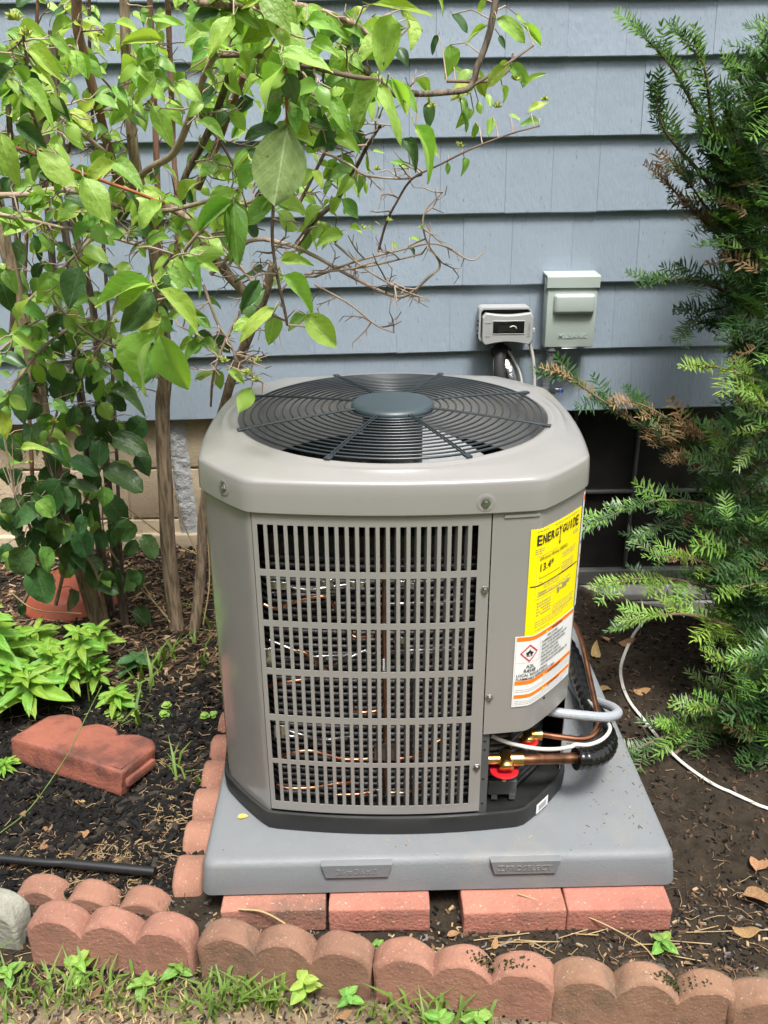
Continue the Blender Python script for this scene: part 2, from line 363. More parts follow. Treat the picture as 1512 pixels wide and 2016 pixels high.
# ------------------------------------------------------------------ ground
WELL = (1.12, 1.70, .70, .60)      # centre x, y and half axes of the window well
def gh(x, y):
    h = .010*N3(x*3.1, y*3.1) + .005*N3(x*11, y*11, 3) + .0025*N3(x*32, y*32, 7)
    if -.48 < x < .42 and .02 < y < .9: h = min(h, .01)
    if x < -.56 and .08 < y: h += .012*min(1, (y-.08)/.1)
    if x > .46 and y > 0: h += .015*min(1, (x-.46)/.2)
    return h
def gmat():
    m = bpy.data.materials.new('soil'); m.use_nodes = True; nt = m.node_tree; n = nt.nodes; L = nt.links; bs = n['Principled BSDF']
    tc = n.new('ShaderNodeTexCoord'); sp = n.new('ShaderNodeSeparateXYZ'); L.new(tc.outputs['Object'], sp.inputs[0])
    def nz(s, d=8):
        t = n.new('ShaderNodeTexNoise'); t.inputs['Scale'].default_value = s; t.inputs['Detail'].default_value = d; t.inputs['Roughness'].default_value = .7
        L.new(tc.outputs['Object'], t.inputs['Vector']); return t.outputs['Fac']
    def mr(v, a, b):
        r = n.new('ShaderNodeMapRange'); r.inputs[1].default_value = a; r.inputs[2].default_value = b; L.new(v, r.inputs[0]); return r.outputs[0]
    def mix(f, a, b):
        x = n.new('ShaderNodeMix'); x.data_type = 'RGBA'; L.new(f, x.inputs[0])
        for s_, vv in ((x.inputs[6], a), (x.inputs[7], b)):
            if isinstance(vv, tuple): s_.default_value = (*vv, 1)
            else: L.new(vv, s_)
        return x.outputs[2]
    def add(a, b, k):
        x = n.new('ShaderNodeMath'); x.operation = 'MULTIPLY_ADD'; L.new(b, x.inputs[0]); x.inputs[1].default_value = k; L.new(a, x.inputs[2]); return x.outputs[0]
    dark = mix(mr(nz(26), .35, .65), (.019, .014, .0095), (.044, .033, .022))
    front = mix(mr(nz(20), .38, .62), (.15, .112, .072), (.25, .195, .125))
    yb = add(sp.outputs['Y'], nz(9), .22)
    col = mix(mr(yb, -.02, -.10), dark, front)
    mulch = mix(mr(nz(40), .4, .6), (.008, .007, .006), (.020, .016, .013))
    xm = add(sp.outputs['X'], nz(7), .25); f1 = mr(xm, -.40, -.47)
    ym = add(sp.outputs['Y'], nz(6), -.3); f2 = mr(ym, .60, .50); f3 = mr(sp.outputs['Y'], .06, .12)
    a = n.new('ShaderNodeMath'); a.operation = 'MULTIPLY'; L.new(f1, a.inputs[0]); L.new(f2, a.inputs[1])
    b = n.new('ShaderNodeMath'); b.operation = 'MULTIPLY'; L.new(a.outputs[0], b.inputs[0]); L.new(f3, b.inputs[1])
    col = mix(b.outputs[0], col, mulch)
    L.new(col, bs.inputs['Base Color']); bs.inputs['Roughness'].default_value = 1; bs.inputs['Specular IOR Level'].default_value = .2
    bp = n.new('ShaderNodeBump'); bp.inputs['Strength'].default_value = 1; bp.inputs['Distance'].default_value = .008; L.new(nz(70), bp.inputs['Height']); L.new(bp.outputs[0], bs.inputs['Normal'])
    MT['soil'] = m
gmat()
def build_ground():
    x0, x1, y0, y1, st = -2.2, 2.2, -.9, 1.80, .02
    nx, ny = int((x1-x0)/st)+1, int((y1-y0)/st)+1
    cx, cy, a, b = WELL
    ins = lambda x, y: ((x-cx)/a)**2+((y-cy)/b)**2 < 1
    vs = []; inside = []
    for j in range(ny):
        for i in range(nx):
            x, y = x0+i*st, y0+j*st; inside.append(ins(x, y)); vs.append([x, y, 0])
    fs = []; used = set()
    for j in range(ny-1):
        for i in range(nx-1):
            q = (j*nx+i, j*nx+i+1, (j+1)*nx+i+1, (j+1)*nx+i)
            if all(inside[k] for k in q): continue
            fs.append(q); used.update(q)
    for k in used:
        x, y = vs[k][:2]
        if inside[k]:
            d = math.sqrt(((x-cx)/a)**2+((y-cy)/b)**2); x, y = cx+(x-cx)/d, cy+(y-cy)/d
        e = min(1, max(0, min(x-x0, x1-x, y-y0)/.25))
        vs[k] = [x, y, gh(x, y)*e]
    mb = MB(); mb.add(vs, fs, 0, True)
    o = mb.build('ground', MT['soil']); o['kind'] = 'structure'
    mb = MB(); mb.add([(-60, -60, -.03), (60, -60, -.03), (60, -.88, -.004), (-60, -.88, -.004)], [(0, 1, 2, 3)])
    mb.add([(-60, -.88, -.004), (-2.19, -.88, -.004), (-2.19, 40, -.004), (-60, 40, -.004)], [(0, 1, 2, 3)])
    mb.add([(2.19, -.88, -.004), (60, -.88, -.004), (60, 40, -.004), (2.19, 40, -.004)], [(0, 1, 2, 3)])
    o = mb.build('lawn', MT['lawn']); o['kind'] = 'structure'
build_ground()

# ------------------------------------------------------------------ house wall
YS = 1.700                       # siding butt plane
def wy(x): return YS + .012*x
TILT = .009
wall = thing('house_wall', 'blue grey shingled house wall standing on a tan concrete block foundation', 'house wall', (0, 1.75, 0))
ZR = [.516, .736, .958, 1.184, 1.412, 1.634, 1.795, 2.02]
JOINTS = {0: [-.93, -.52, -.2, .07, .30, .62, .80, 1.02, 1.25], 1: [-1.1, -.72, -.3, -.02, .16, .43, .72, .93, 1.2],
          2: [-.95, -.5, -.10, .20, .36, .56, .78, 1.04], 3: [-.99, -.74, -.4, -.06, .12, .33, .48, .63, .86, 1.1],
          4: [-.90, -.57, -.2, .02, .25, .42, .60, .75, .98], 5: [-1.05, -.6, -.3, .10, .31, .50, .68, .95], 6: [-.9, -.4, .13, .4, .65, .93], 7: [-.5, 0, .5]}
for r in range(7):
    xs = sorted([-2.4, -2.05, -1.75, -1.5, -1.28] + JOINTS[r] + [1.5, 1.75, 2.1, 2.4])
    for a, b in zip(xs, xs[1:]):
        g = rnd(.00015, .0005); a2, b2 = a+g, b-g; dz = rnd(-.0015, .0015); dy = rnd(-.0012, .0012)
        z0, z1 = ZR[r]+dz, ZR[r+1]+.012
        mb = MB(); n = max(2, int((b2-a2)/.05)); rows = []
        for k, (zz, yy) in enumerate(((z0, .022), (z0-.0006, 0), (z0+.0025, -.0012), (z0+(z1-z0)*.35, .006), (z0+(z1-z0)*.7, .0125), (z1, .018), (z1, .022))):
            rows.append([Vector((a2+(b2-a2)*i/n, wy(a2+(b2-a2)*i/n)+yy+dy+.0007*N3(i*.7+a*9, k*1.3, r), zz+TILT*(a2+(b2-a2)*i/n)+(.0008*N3(i*1.1+a*5, r*3) if k < 3 else 0))) for i in range(n+1)])
        mb.loft(rows, closed=False, smooth=False)
        for e in (0, n): mb.add([q[e] for q in rows], [tuple(range(len(rows)))[::1 if e else -1]])
        o = mb.build('shingle', MT['siding'], wall)
# sheathing behind the shingles and a soffit above
mb = MB(); mb.box((0, 1.785, 1.31), (4.8, .02, 1.54)); mb.build('sheathing', MT['tar'], wall)
mb = MB(); mb.box((0, 1.705, 2.40), (4.8, .03, .78)); mb.build('upper_siding', MT['siding'], wall)
# foundation blocks
YF = 1.735
WX0, WX1 = .50, 1.72             # window opening
zz = [.505, .315, .118, -.08, -.28]
mbm = MB(); mbm.box((-.95, YF+.055, .16), (2.9, .09, .80)); mbm.box((2.06, YF+.055, .16), (.68, .09, .80)); mbm.build('mortar', MT['mortar'], wall)
for r in range(4):
    x = -2.4 + (.2 if r % 2 else 0)
    while x < 2.4:
        xa, xb = x+.004, x+.396
        if xa < WX0 < xb: xb = WX0
        if xa < WX1 < xb: xa = WX1
        if not (WX0-.01 < (xa+xb)/2 < WX1+.01) and xb-xa > .03:
            mb = MB(); mb.box(((xa+xb)/2, YF+.05+rnd(-.001, .001), (zz[r]+zz[r+1])/2), (xb-xa, .1, zz[r]-zz[r+1]-.008), bev=.004); mb.build('concrete_block', MT['block'], wall)
        x += .4
mb = MB(); mb.box((-.95, YF+.02, .02), (2.9, .085, .085), bev=.006); mb.build('footing_ledge', MT['mortar'], wall)
mb = MB(); pts = []
a = U(362, 832, 1, YF)
ring = []
for k in range(30):
    z = .50-.5*k/29
    row = []
    for j in range(9):
        x = -.793+(j/8-.5)*(.075+.010*N3(k*.5, j*0, 4)) - .012*(1-k/29)
        y = YF-.005-.010*math.sin(math.pi*j/8)*(.6+.5*N3(k*.9, j*.8, 2)) + (.01 if j in (0, 8) else 0) - (.016*max(0, N3(k*1.7, 1, 5)+.35) if j in (2, 3) else 0)
        row.append(Vector((x, y, z)))
    ring.append(row)
mb.loft(ring, closed=False); mb.build('painted_patch', MT['grey_drips'], wall)

# basement window
win = thing('basement_window', 'dark basement window low in the foundation behind the yew branches', 'window', (1.1, 1.79, -.2))
YW = 1.79
wz0, wz1 = U(1160, 1150, 1, YW).z, .52
mb = MB(); mb.box(((WX0+WX1)/2, YW+.02, wz0+.03), (WX1-WX0-.01, .05, .06), bev=.004); mb.box((WX0+.03, YW+.02, (wz0+wz1)/2+.03), (.05, .05, wz1-wz0-.07), bev=.004)
mb.box((WX1-.03, YW+.02, (wz0+wz1)/2+.03), (.05, .05, wz1-wz0-.07), bev=.004); mb.build('frame', MT['sash'], win)
zmid = U(1240, 970, 1, YW).z; xm = U(1245, 1000, 1, YW).x
xcols = [WX0+.055, xm-.24, xm, xm+.32, WX1-.055]; zrows = [wz0+.06, zmid, wz1]
for i in range(len(xcols)-1):
    for j in range(2):
        mb = MB(); mb.box(((xcols[i]+xcols[i+1])/2, YW+.028, (zrows[j]+zrows[j+1])/2), (xcols[i+1]-xcols[i]-.012, .006, zrows[j+1]-zrows[j]-.012)); mb.build('pane', MT['glass_dark'], win)
for x in xcols[1:-1]:
    mb = MB(); mb.box((x, YW+.018, (zrows[0]+wz1)/2), (.011, .02, wz1-zrows[0]), bev=.002); mb.build('muntin', MT['frame_dark'], win)
mb = MB(); mb.box(((WX0+WX1)/2, YW+.016, zmid), (WX1-WX0-.12, .02, .011), bev=.002); mb.build('muntin', MT['frame_dark'], win)
mb = MB()
zs = wz0-.004
mb.box(((WX0+WX1)/2, YW-.03, zs-.015), (WX1-WX0, .10, .03), bev=.005)
mb.box(((WX0+WX1)/2, YW-.055, zs-.10), (WX1-WX0, .07, .13), bev=.006); mb.build('sill', MT['sill_white'], win)
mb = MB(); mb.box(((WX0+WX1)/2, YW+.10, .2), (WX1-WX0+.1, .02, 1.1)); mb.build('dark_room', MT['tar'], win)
# window well
cx, cy, a_, b_ = WELL
ring = []
for (o_, z) in ((.0, -.5), (0, .018), (.006, .026), (.014, .026), (.016, .012), (.016, -.5)):
    ring.append([Vector((cx+(a_+o_-.008+(.006*math.sin(60*t)))*math.cos(t), cy+(b_+o_-.008)*math.sin(t), z)) for t in [math.pi*(1+i/72) for i in range(73)]])
mb = MB(); mb.loft(ring, closed=False)
well = mb.build('window_well', MT['well_steel'], None, 'base'); tag(well, 'rusty dark curved metal window well edge in the soil behind the unit', 'window well')
mb = MB(); mb.add([(cx-.72, .9, -.42), (cx+.72, .9, -.42), (cx+.72, 1.80, -.42), (cx-.72, 1.80, -.42)], [(0, 1, 2, 3)]); o = mb.build('well_floor', MT['litter']); o['kind'] = 'structure'

# ------------------------------------------------------------------ equipment pad
PT = .131; PB = .055; PW = .463
def rrect(x0, x1, y0, y1, r, z, n=6):
    out = []
    for (cx_, cy_, a0) in ((x1-r, y0+r, -90), (x1-r, y1-r, 0), (x0+r, y1-r, 90), (x0+r, y0+r, 180)):
        for i in range(n+1):
            t = R_(a0+90*i/n); out.append(Vector((cx_+r*math.cos(t), cy_+r*math.sin(t), z)))
    return out
pad = thing('equipment_pad', 'grey plastic equipment pad lying on red bricks under the big air conditioner', 'pad', (0, .46, PB))
mb = MB(); d = PW
mb.loft([rrect(-d+.004-i_, d-.004+i_, -.004+.004-i_, .92-.004+i_, .022, z) for (i_, z) in ((0, PB), (.005, PB+.004), (.004, PB+.02), (-.001, PT-.014), (-.005, PT-.005), (-.011, PT-.0012), (-.02, PT))], cap0=True, cap1=True)
o = smooth_by_angle(mb.build('slab', MT['pad'], pad), 50)

def text_polys(body, size, bold=0, extrude=0, align='LEFT', sx=1):
    cu = bpy.data.curves.new('t', 'FONT'); cu.body = body; cu.size = size; cu.offset = bold; cu.extrude = extrude; cu.align_x = align; cu.resolution_u = 3
    o = bpy.data.objects.new('t', cu); COL.objects.link(o)
    me = bpy.data.meshes.new_from_object(o)
    vs = [Vector((v.co.x*sx, v.co.y, v.co.z)) for v in me.vertices]; fs = [tuple(p.vertices) for p in me.polygons]
    bpy.data.objects.remove(o); bpy.data.curves.remove(cu); bpy.data.meshes.remove(me)
    return vs, fs
for (pa, pb, body) in (((632, 1690), (772, 1718), '36 x 36 x 3'), ((967, 1684), (1102, 1712), 'PROSELECT')):
    A = UY(*pa, -.004); B = UY(*pb, -.004)
    w = B.x-A.x; zc = (A.z+B.z)/2; h = .030
    mb = MB(); cxp = (A.x+B.x)/2; zt = PT-.003; zb = zt-h
    prof = [(-w/2, zt), (-w/2+.008, zb), (w/2-.008, zb), (w/2, zt)]
    front = [Vector((cxp+x, -.0075, z)) for x, z in prof]; back = [Vector((cxp+x+(.002 if x > 0 else -.002), .012, z)) for x, z in prof]
    mb.loft([back, front], cap1=True, smooth=False)
    pq = mb.build('plaque', MT['pad'], pad)
    tv, tf = text_polys(body, .0175, .0003, .0008, 'CENTER', 1.0)
    lo = .006 if body[0] == 'P' else 0
    tm = MB(); tm.add([Vector((cxp+lo+v.x, -.0079-v.z, zb+.0085+v.y)) for v in tv], tf)
    if lo:
        for (dx, dz, sx_, sz_) in ((0, .0115, .012, .0022), (0, 0, .012, .0022), (0, .0058, .003, .0095)): tm.box((cxp-w/2+.020+dx, -.0081, zb+.0092+dz), (sx_, .0014, sz_))
    tm.build('raised_lettering', MT['pad'], pq)

# ------------------------------------------------------------------ bricks and edging blocks
def rough_box(c, size, rz, m, amp=.0012, bev=.004, sub=4):
    bm = bmesh.new(); bmesh.ops.create_cube(bm, size=1)
    for v in bm.verts: v.co = Vector((v.co.x*size[0], v.co.y*size[1], v.co.z*size[2]))
    bmesh.ops.bevel(bm, geom=bm.edges[:], offset=bev, segments=2, affect='EDGES', profile=.6)
    bmesh.ops.subdivide_edges(bm, edges=[e for e in bm.edges if e.calc_length() > .03], cuts=sub, use_grid_fill=True)
    for v in bm.verts:
        p = v.co*60+Vector(c)*17; v.co += Vector((noise.noise(p), noise.noise(p+Vector((9, 1, 2))), noise.noise(p+Vector((3, 7, 4)))))*amp
    me = bpy.data.meshes.new('paver_brick')
    for f in bm.faces: f.smooth = True
    bm.to_mesh(me); bm.free(); me.materials.append(m)
    o = bpy.data.objects.new('paver_brick', me); COL.objects.link(o); o.location = c; o.rotation_euler.z = rz
    return o
BL = ['red paver brick under the pad, first from the black mulch side', 'red paver brick just left of the open gap under the pad',
      'red paver brick just right of the open gap under the pad', 'red paver brick at the end of the row, on the yew side']
for i, (xa, xb, yf) in enumerate(((430, 642, -.040), (645, 851, -.045), (911, 1121, -.058), (1120, 1333, -.058))):
    Xa = UZ(xa, 1806, .05).x; Xb = UZ(xb, 1806, .05).x
    o = rough_box(((Xa+Xb)/2, yf+.055, .0255), (Xb-Xa-.004, .11, .057), R_(rnd(-1.2, .8)), MT['brick_dirty' if i == 0 else 'brick'])
    tag(o, BL[i], 'brick', 'red paver bricks under the equipment pad')

def scallop(name, c, rz, m, h=.15, L=.305, T=.062, rot=None, tongue=False, seed=0, moss=False, amp=.60):
    """a concrete edging block of three humps, local x along, y through, z up, origin at its bottom centre"""
    n = 36; prof = []
    for i in range(n+1):
        x = -L/2+L*i/n; q = ((x+L/2) % (L/3))-L/6 if i < n else L/6
        q = max(-L/6, min(L/6, q)); rr = .0585
        prof.append((x, h-.030+max(0, math.sqrt(max(0, rr*rr-q*q))-math.sqrt(rr*rr-(L/6)**2))))
    hc_ = L/6; amp_ = amp*hc_; rr_ = (hc_**2+amp_**2)/(2*amp_)
    prof = [(x, h-amp_+math.sqrt(max(0, rr_**2-(((x+L/2) % (L/3))-L/6 if x < L/2-1e-6 else hc_)**2))-(rr_-amp_)) for x, z in prof]
    def sec(y, ins):
        pts = []
        for (x, z) in prof:
            pts.append(Vector((x*(1-ins*2/L), y, z-ins)))
        for (x, z) in ((L/2-ins, (h-.03)*.66), (L/2-ins, (h-.03)*.33), (L/2-ins, ins), (L/6, ins), (-L/6, ins), (-L/2+ins, ins), (-L/2+ins, (h-.03)*.33), (-L/2+ins, (h-.03)*.66)): pts.append(Vector((x, y, z)))
        for p in pts:
            q = p*45+Vector((seed*7.3, seed*3.1, 0)); p += Vector((noise.noise(q), noise.noise(q+Vector((5, 5, 5)))*1.2, noise.noise(q+Vector((1, 8, 3)))))*.0020 + Vector((noise.noise(q*.3), noise.noise(q*.3+Vector((2, 2, 2))), noise.noise(q*.3+Vector((7, 1, 3)))))*.0035
        return pts
    ys = [(-T/2, .007), (-T/2+.0025, .0022), (-T/2+.007, 0), (-T/4, 0), (0, 0), (T/4, 0), (T/2-.007, 0), (T/2-.0025, .0022), (T/2, .007)]
    mb = MB(); rings = [sec(*k) for k in ys]
    mb.loft([r[::-1] for r in rings], smooth=True)
    # end faces: fan strips from the bottom line up to the humps
    for r, flip in ((rings[0], False), (rings[-1], True)):
        vs = []; fs = []
        for i in range(n+1):
            t = r[i]
            for k in range(5): vs.append(Vector((t.x, t.y + (.0012*noise.noise(Vector((t.x*50, k*1.7, seed))) if 0 < k < 4 else 0), r[-3].z+(t.z-r[-3].z)*(1-k/4))))
        for i in range(n):
            for k in range(4):
                q = (i*5+k, i*5+k+1, i*5+k+6, i*5+k+5); fs.append(q if not flip else q[::-1])
        mb.add(vs, fs, 0, True)
    if tongue: mb.box((L/2+.004, 0, (h-.03)/2), (.014, .022, h-.055), bev=.005)
    if moss:
        for k in range(170):
            x = max(.005, min(.12, random.gauss(.055, .022))); yk = rnd(-T/2, T/4); i = int((x+L/2)/L*n)
            mb.box((x, yk*.6, prof[i][1]+.001), (rnd(.0012, .0042), rnd(.0012, .0042), .0016), Matrix.Rotation(rnd(0, 3), 3, 'Z'), 1)
    me = mb.mesh(name, [m, MT['moss']]); o = bpy.data.objects.new(name, me); COL.objects.link(o); o.location = c
    if rot is not None: o.rotation_euler = rot
    else: o.rotation_euler.z = rz
    return smooth_by_angle(o, 48)
ROW = R_(-9.0)
TF = .050
FR = [(226, 1908, 'edger_pink', 'pinkish scalloped edging block with three clean humps at the left of the front row'),
      (565, 1946, 'edger', 'scalloped edging block in the front row with grey stains on its humps'),
      (913, 1988, 'edger_pink', 'scalloped edging block of the front row with black moss spots on its third hump'),
      (1268, 2028, 'edger', 'brownish scalloped edging block of the front row with greenish moss in a valley'),
      (1618, 2072, 'edger', 'scalloped edging block cut by the frame at the end of the front row')]
GRP = 'scalloped edging blocks of the front border'
for i, (px, py, m, lab) in enumerate(FR):
    p = UZ(px, py, .0); o = scallop('edging_block', (p.x, p.y+.022, -.040), ROW+R_(rnd(-1.2, 1.2)), MT[m], seed=i, h=.150, L=.314, moss=(i in (2, 3)), T=TF)
    tag(o, lab, 'edging block', GRP)
p = UZ(10, 1850, .0); o = scallop('edging_block', (p.x-.11, p.y+.03, -.05), ROW, MT['edger_grey'], seed=9, h=.14)
tag(o, 'mossy grey edging block end at the far left of the front border', 'edging block')
# the buried row in the mulch and the two blocks along the pad side
p = UZ(180, 1762, .02); o = scallop('edging_block', (p.x, p.y+.006, -.110), R_(-10), MT['edger_pink'], seed=12, h=.145, L=.33, T=.052, amp=.8)
tag(o, 'half buried edging block showing three humps behind the front border beside the black pipe', 'edging block')
for k, (ya, lab, m) in enumerate(((.045, 'speckled pink edging block with humps running back along the pad side, nearest the front', 'edger_pink'), (.358, 'dark red edging block sunk in the soil along the pad side, second from the front', 'edger_dark'), (.67, 'dark edging block along the pad side, farthest back near the shrub', 'edger_dark'))):
    o = scallop('edging_block', (-.503+.008*k, ya+.155, -.103-.006*(k > 0)), R_(90-2+rnd(-2, 2)), MT[m], seed=20+k, h=.148, L=.308, T=.060, amp=.82)
    tag(o, lab, 'edging block', 'edging blocks along the side of the pad')
# the loose red block lying on its back
A = UZ(15, 1490, .03); B = UZ(240, 1565, .03)
xdir = (B-A); xdir.z = 0; ang = math.atan2(xdir.y, xdir.x)
o = scallop('edging_block', (0, 0, 0), 0, MT['edger_red'], seed=31, h=.155, L=.33, T=.07, tongue=True)
Mx = Matrix.Rotation(ang, 4, 'Z') @ Matrix.Rotation(R_(-98), 4, 'X')
mid = (A+B)/2
o.matrix_world = Matrix.Translation((mid.x+.008, mid.y+.0, .055)) @ Mx
tag(o, 'loose bright red edging block lying tilted on its back on the mulch', 'edging block')

# overturned terracotta saucer behind the shrub stems
c = UZ(135, 1205, 0); c.y += .06
mb = MB(); mb.lathe([(.001, .065), (.120, .065), (.130, .062), (.138, .052), (.155, .01), (.162, .0), (.150, .0)], (c.x, c.y, .012), 40)
o = mb.build('plant_saucer', MT['terracotta'], None, 'base'); tag(o, 'overturned terracotta saucer on the litter behind the shrub stems', 'saucer')
# black irrigation pipe
pts = [UZ(x, y, .035) for x, y in ((-60, 1685), (0, 1690), (90, 1698), (150, 1700), (230, 1708), (305, 1716))]
mb = MB(); s_ = spline(pts, 5); mb.tube(s_, .0085, 12); mb.tube([s_[13], s_[-1]], .0102, 12)
o = mb.build('irrigation_pipe', MT['pipe_black'], None, 'base'); tag(o, 'black plastic irrigation pipe lying on the mulch behind the half buried block', 'pipe')

# ------------------------------------------------------------------ air conditioner
UC = Vector((-.075, .444, PT)); UROT = R_(-1.3)
ac = thing('air_conditioner', 'warm grey outdoor air conditioner with louvred front and round top fan guard', 'air conditioner', UC, rot=(0, 0, UROT))
ACM = Matrix.Translation(UC) @ Matrix.Rotation(UROT, 4, 'Z'); ACI = ACM.inverted()
def loc(p): return ACI @ p
def raw_outline():
    a, c, e, g = .252, .348, .352, .232; bf, bs_ = .020, .016
    pts = []
    def seg(p, q, bow, n=60):
        p, q = np.array(p), np.array(q); t = (q-p)/np.linalg.norm(q-p); nn = np.array([t[1], -t[0]])
        for i in range(n):
            k = i/n; pts.append(p+(q-p)*k+nn*bow*(1-(2*k-1)**2))
    seg((-a, -c), (a, -c), bf); seg((a, -c), (e, -g), .004, 24); seg((e, -g), (e, g), bs_); seg((e, g), (a, c), .004, 24)
    seg((a, c), (-a, c), bf); seg((-a, c), (-e, g), .004, 24); seg((-e, g), (-e, -g), bs_); seg((-e, -g), (-a, -c), .004, 24)
    P = np.array(pts); Q = np.vstack([P, P[:1]]); d = np.r_[0, np.cumsum(np.linalg.norm(np.diff(Q, axis=0), axis=1))]
    N = 720; s = np.linspace(0, d[-1], N, endpoint=False)
    P = np.stack([np.interp(s, d, Q[:, 0]), np.interp(s, d, Q[:, 1])], 1)
    for _ in range(6): P = .25*np.roll(P, 1, 0)+.5*P+.25*np.roll(P, -1, 0)
    return P, d[-1]/N
OUT, DS = raw_outline(); NO = len(OUT)
TAN = np.roll(OUT, -1, 0)-np.roll(OUT, 1, 0); TAN /= np.linalg.norm(TAN, axis=1)[:, None]; NRM = np.stack([TAN[:, 1], -TAN[:, 0]], 1)
def oat(s, off=0):
    k = (s/DS) % NO; i = int(k); f = k-i; j = (i+1) % NO
    p = OUT[i]*(1-f)+OUT[j]*f; n = NRM[i]*(1-f)+NRM[j]*f; n = n/np.linalg.norm(n); return p+n*off
def s_front(u):      # arc position on the front face at local u
    k = NO//6; idx = [i for i in range(-90, 200) if OUT[i % NO][1] < -.30]
    us = [OUT[i % NO][0] for i in idx]; return float(np.interp(u, us, [i*DS for i in idx]))
def ring(off, z, n=180, circ=None, blend=0):
    out = []
    for i in range(n):
        p = oat(i*NO*DS/n, off)
        if circ: 
            t = math.atan2(p[1], p[0]); q = np.array([circ*math.cos(t), circ*math.sin(t)]); p = p*(1-blend)+q*blend
        out.append(Vector((p[0], p[1], z)))
    return out
def sheet(mb, s0, s1, z0, z1, off=0, th=.0015, mi=0, n=None, edge=True):
    n = n or max(2, int((s1-s0)/.008)); o1 = [oat(s0+(s1-s0)*i/n, off) for i in range(n+1)]; o2 = [oat(s0+(s1-s0)*i/n, off-th) for i in range(n+1)]
    rows = [[Vector((p[0], p[1], z)) for p in q] for q, z in ((o2, z0), (o1, z0), (o1, z1), (o2, z1))]
    mb.loft(rows, mi, closed=False, smooth=False)
    if edge:
        mb.loft([rows[3], rows[0]], mi, closed=False, smooth=False)
        for e in (0, n):
            q = [r[e] for r in rows]; mb.add(q, [(0, 1, 2, 3)[::1 if e else -1]], mi)
    return mb
# base pan
mb = MB(); mb.loft([ring(.006, 0), ring(.008, .004), ring(.010, .036), ring(.008, .041), ring(.003, .042), ring(-.004, .038), ring(-.02, .034)], cap0=True, cap1=True)
smooth_by_angle(mb.build('base_pan', MT['black_plastic'], ac), 40)
# barcode sticker on the pan
def on_out(mb, vs, fs, s0, z0, off, mi=0): mb.add([Vector((*oat(s0+v.x, off+v.z), z0+v.y)) for v in vs], fs, mi)
P0 = loc(UZ(1062, 1600, PT+.008)); 
sA = s_front(.245)+.045
mb = MB(); sheet(mb, sA, sA+.042, .008, .031, .0112, .0006)
st = mb.build('barcode_sticker', MT['white_label'], ac)
mb = MB()
for k in range(14): sheet(mb, sA+.008+k*.0019, sA+.0085+k*.0019+rnd(0, .0005), .013, .026, .0118, .0004, n=1)
mb.build('bar_print', MT['print_soft'], st)
ZT = .692
def fz(px, py): return loc(UY(px, py, .072)).z
def fu(px, py): return loc(UY(px, py, .076)).x
uL = -.247; uR = .166
sL, sR = s_front(uL), s_front(uR)
sCr = s_front(.245); perim = NO*DS
# plain corner panel on the left, wrapping the chamfer and the left side
mb = MB(); sheet(mb, sL-.17-.36, sL-.002, .040, ZT, 0, .002)
smooth_by_angle(mb.build('corner_panel', MT['unit_paint_side'], ac), 30)
# right and rear side panels
mb = MB(); sheet(mb, sCr+.165, sCr+.165+.50, .040, ZT, 0, .002); mb.build('side_panel', MT['unit_paint_side'], ac)
mb = MB(); sheet(mb, sCr+.670, perim+sL-.54, .040, ZT, 0, .002); mb.build('side_panel', MT['unit_paint_side'], ac)
# service panel
ZP = loc(UY(985, 1442, .085)).z
mb = MB(); sheet(mb, sR+.0022, sCr+.161, ZP, ZT-.001, .0012, .004); 
svc = smooth_by_angle(mb.build('service_panel', MT['unit_paint'], ac), 30)
mb = MB(); s0, s1 = sR+.022, sCr+.005
for (zz_) in (ZT-.006,): sheet(mb, s0, s1, zz_-.008, zz_-.003, .0035, .003)
mb.build('lip', MT['unit_paint'], svc)
# grille: frame bands, stiles, slats
rows_px = [(1043, 1133), (1145.6, 1234.6), (1246, 1330), (1342, 1422), (1434, 1510.5), (1518.7, 1594.6)]
rows_z = [(loc(UY(735, b, .066)).z, loc(UY(735, a, .066)).z) for a, b in rows_px]
u0 = -.2385; u1 = .144; NS = 22; pitch = (u1-u0)/(NS-.38)
zb_, zt_ = .046, ZT-.003
gr = MB(); OFFG = .001
sheet(gr, sL, sR, rows_z[0][1], zt_, OFFG, .0016); sheet(gr, sL, sR, zb_, rows_z[-1][0], OFFG, .0016)
for i in range(5): sheet(gr, sL, sR, rows_z[i+1][1], rows_z[i][0], OFFG, .0016)
for (ua, ub) in ((uL, u0), (u1, uR)):
    for z0, z1 in rows_z: sheet(gr, s_front(ua), s_front(ub), z0, z1, OFFG, .0016)
# formed return flanges
sheet(gr, sL, sL+.0016, zb_, zt_, 0, .014, n=1); sheet(gr, sR-.0016, sR, zb_, zt_, 0, .014, n=1)
smooth_by_angle(gr.build('grille_frame', MT['unit_paint'], ac), 30)
for z0, z1 in rows_z:
    for k in range(NS-1):
        ua = u0+pitch*(k+.62); ub = u0+pitch*(k+1)
        mb = MB(); pa, pb = oat(s_front(ua), OFFG), oat(s_front(ub), OFFG)
        t = (pb-pa)/np.linalg.norm(pb-pa); nn = np.array([t[1], -t[0]])
        zz0, zz1 = z0-.0005, z1+.0005
        prof = [pa, pb, pb-nn*.0016, pa+t*.0016-nn*.0016, pa-t*.0018-nn*.014, pa-t*.0034-nn*.014]
        r0 = [Vector((q[0], q[1], zz0)) for q in prof]; r1 = [Vector((q[0], q[1], zz1)) for q in prof]
        mb.loft([r0, r1], cap0=True, cap1=True, smooth=False); mb.build('slat', MT['unit_paint'], ac)
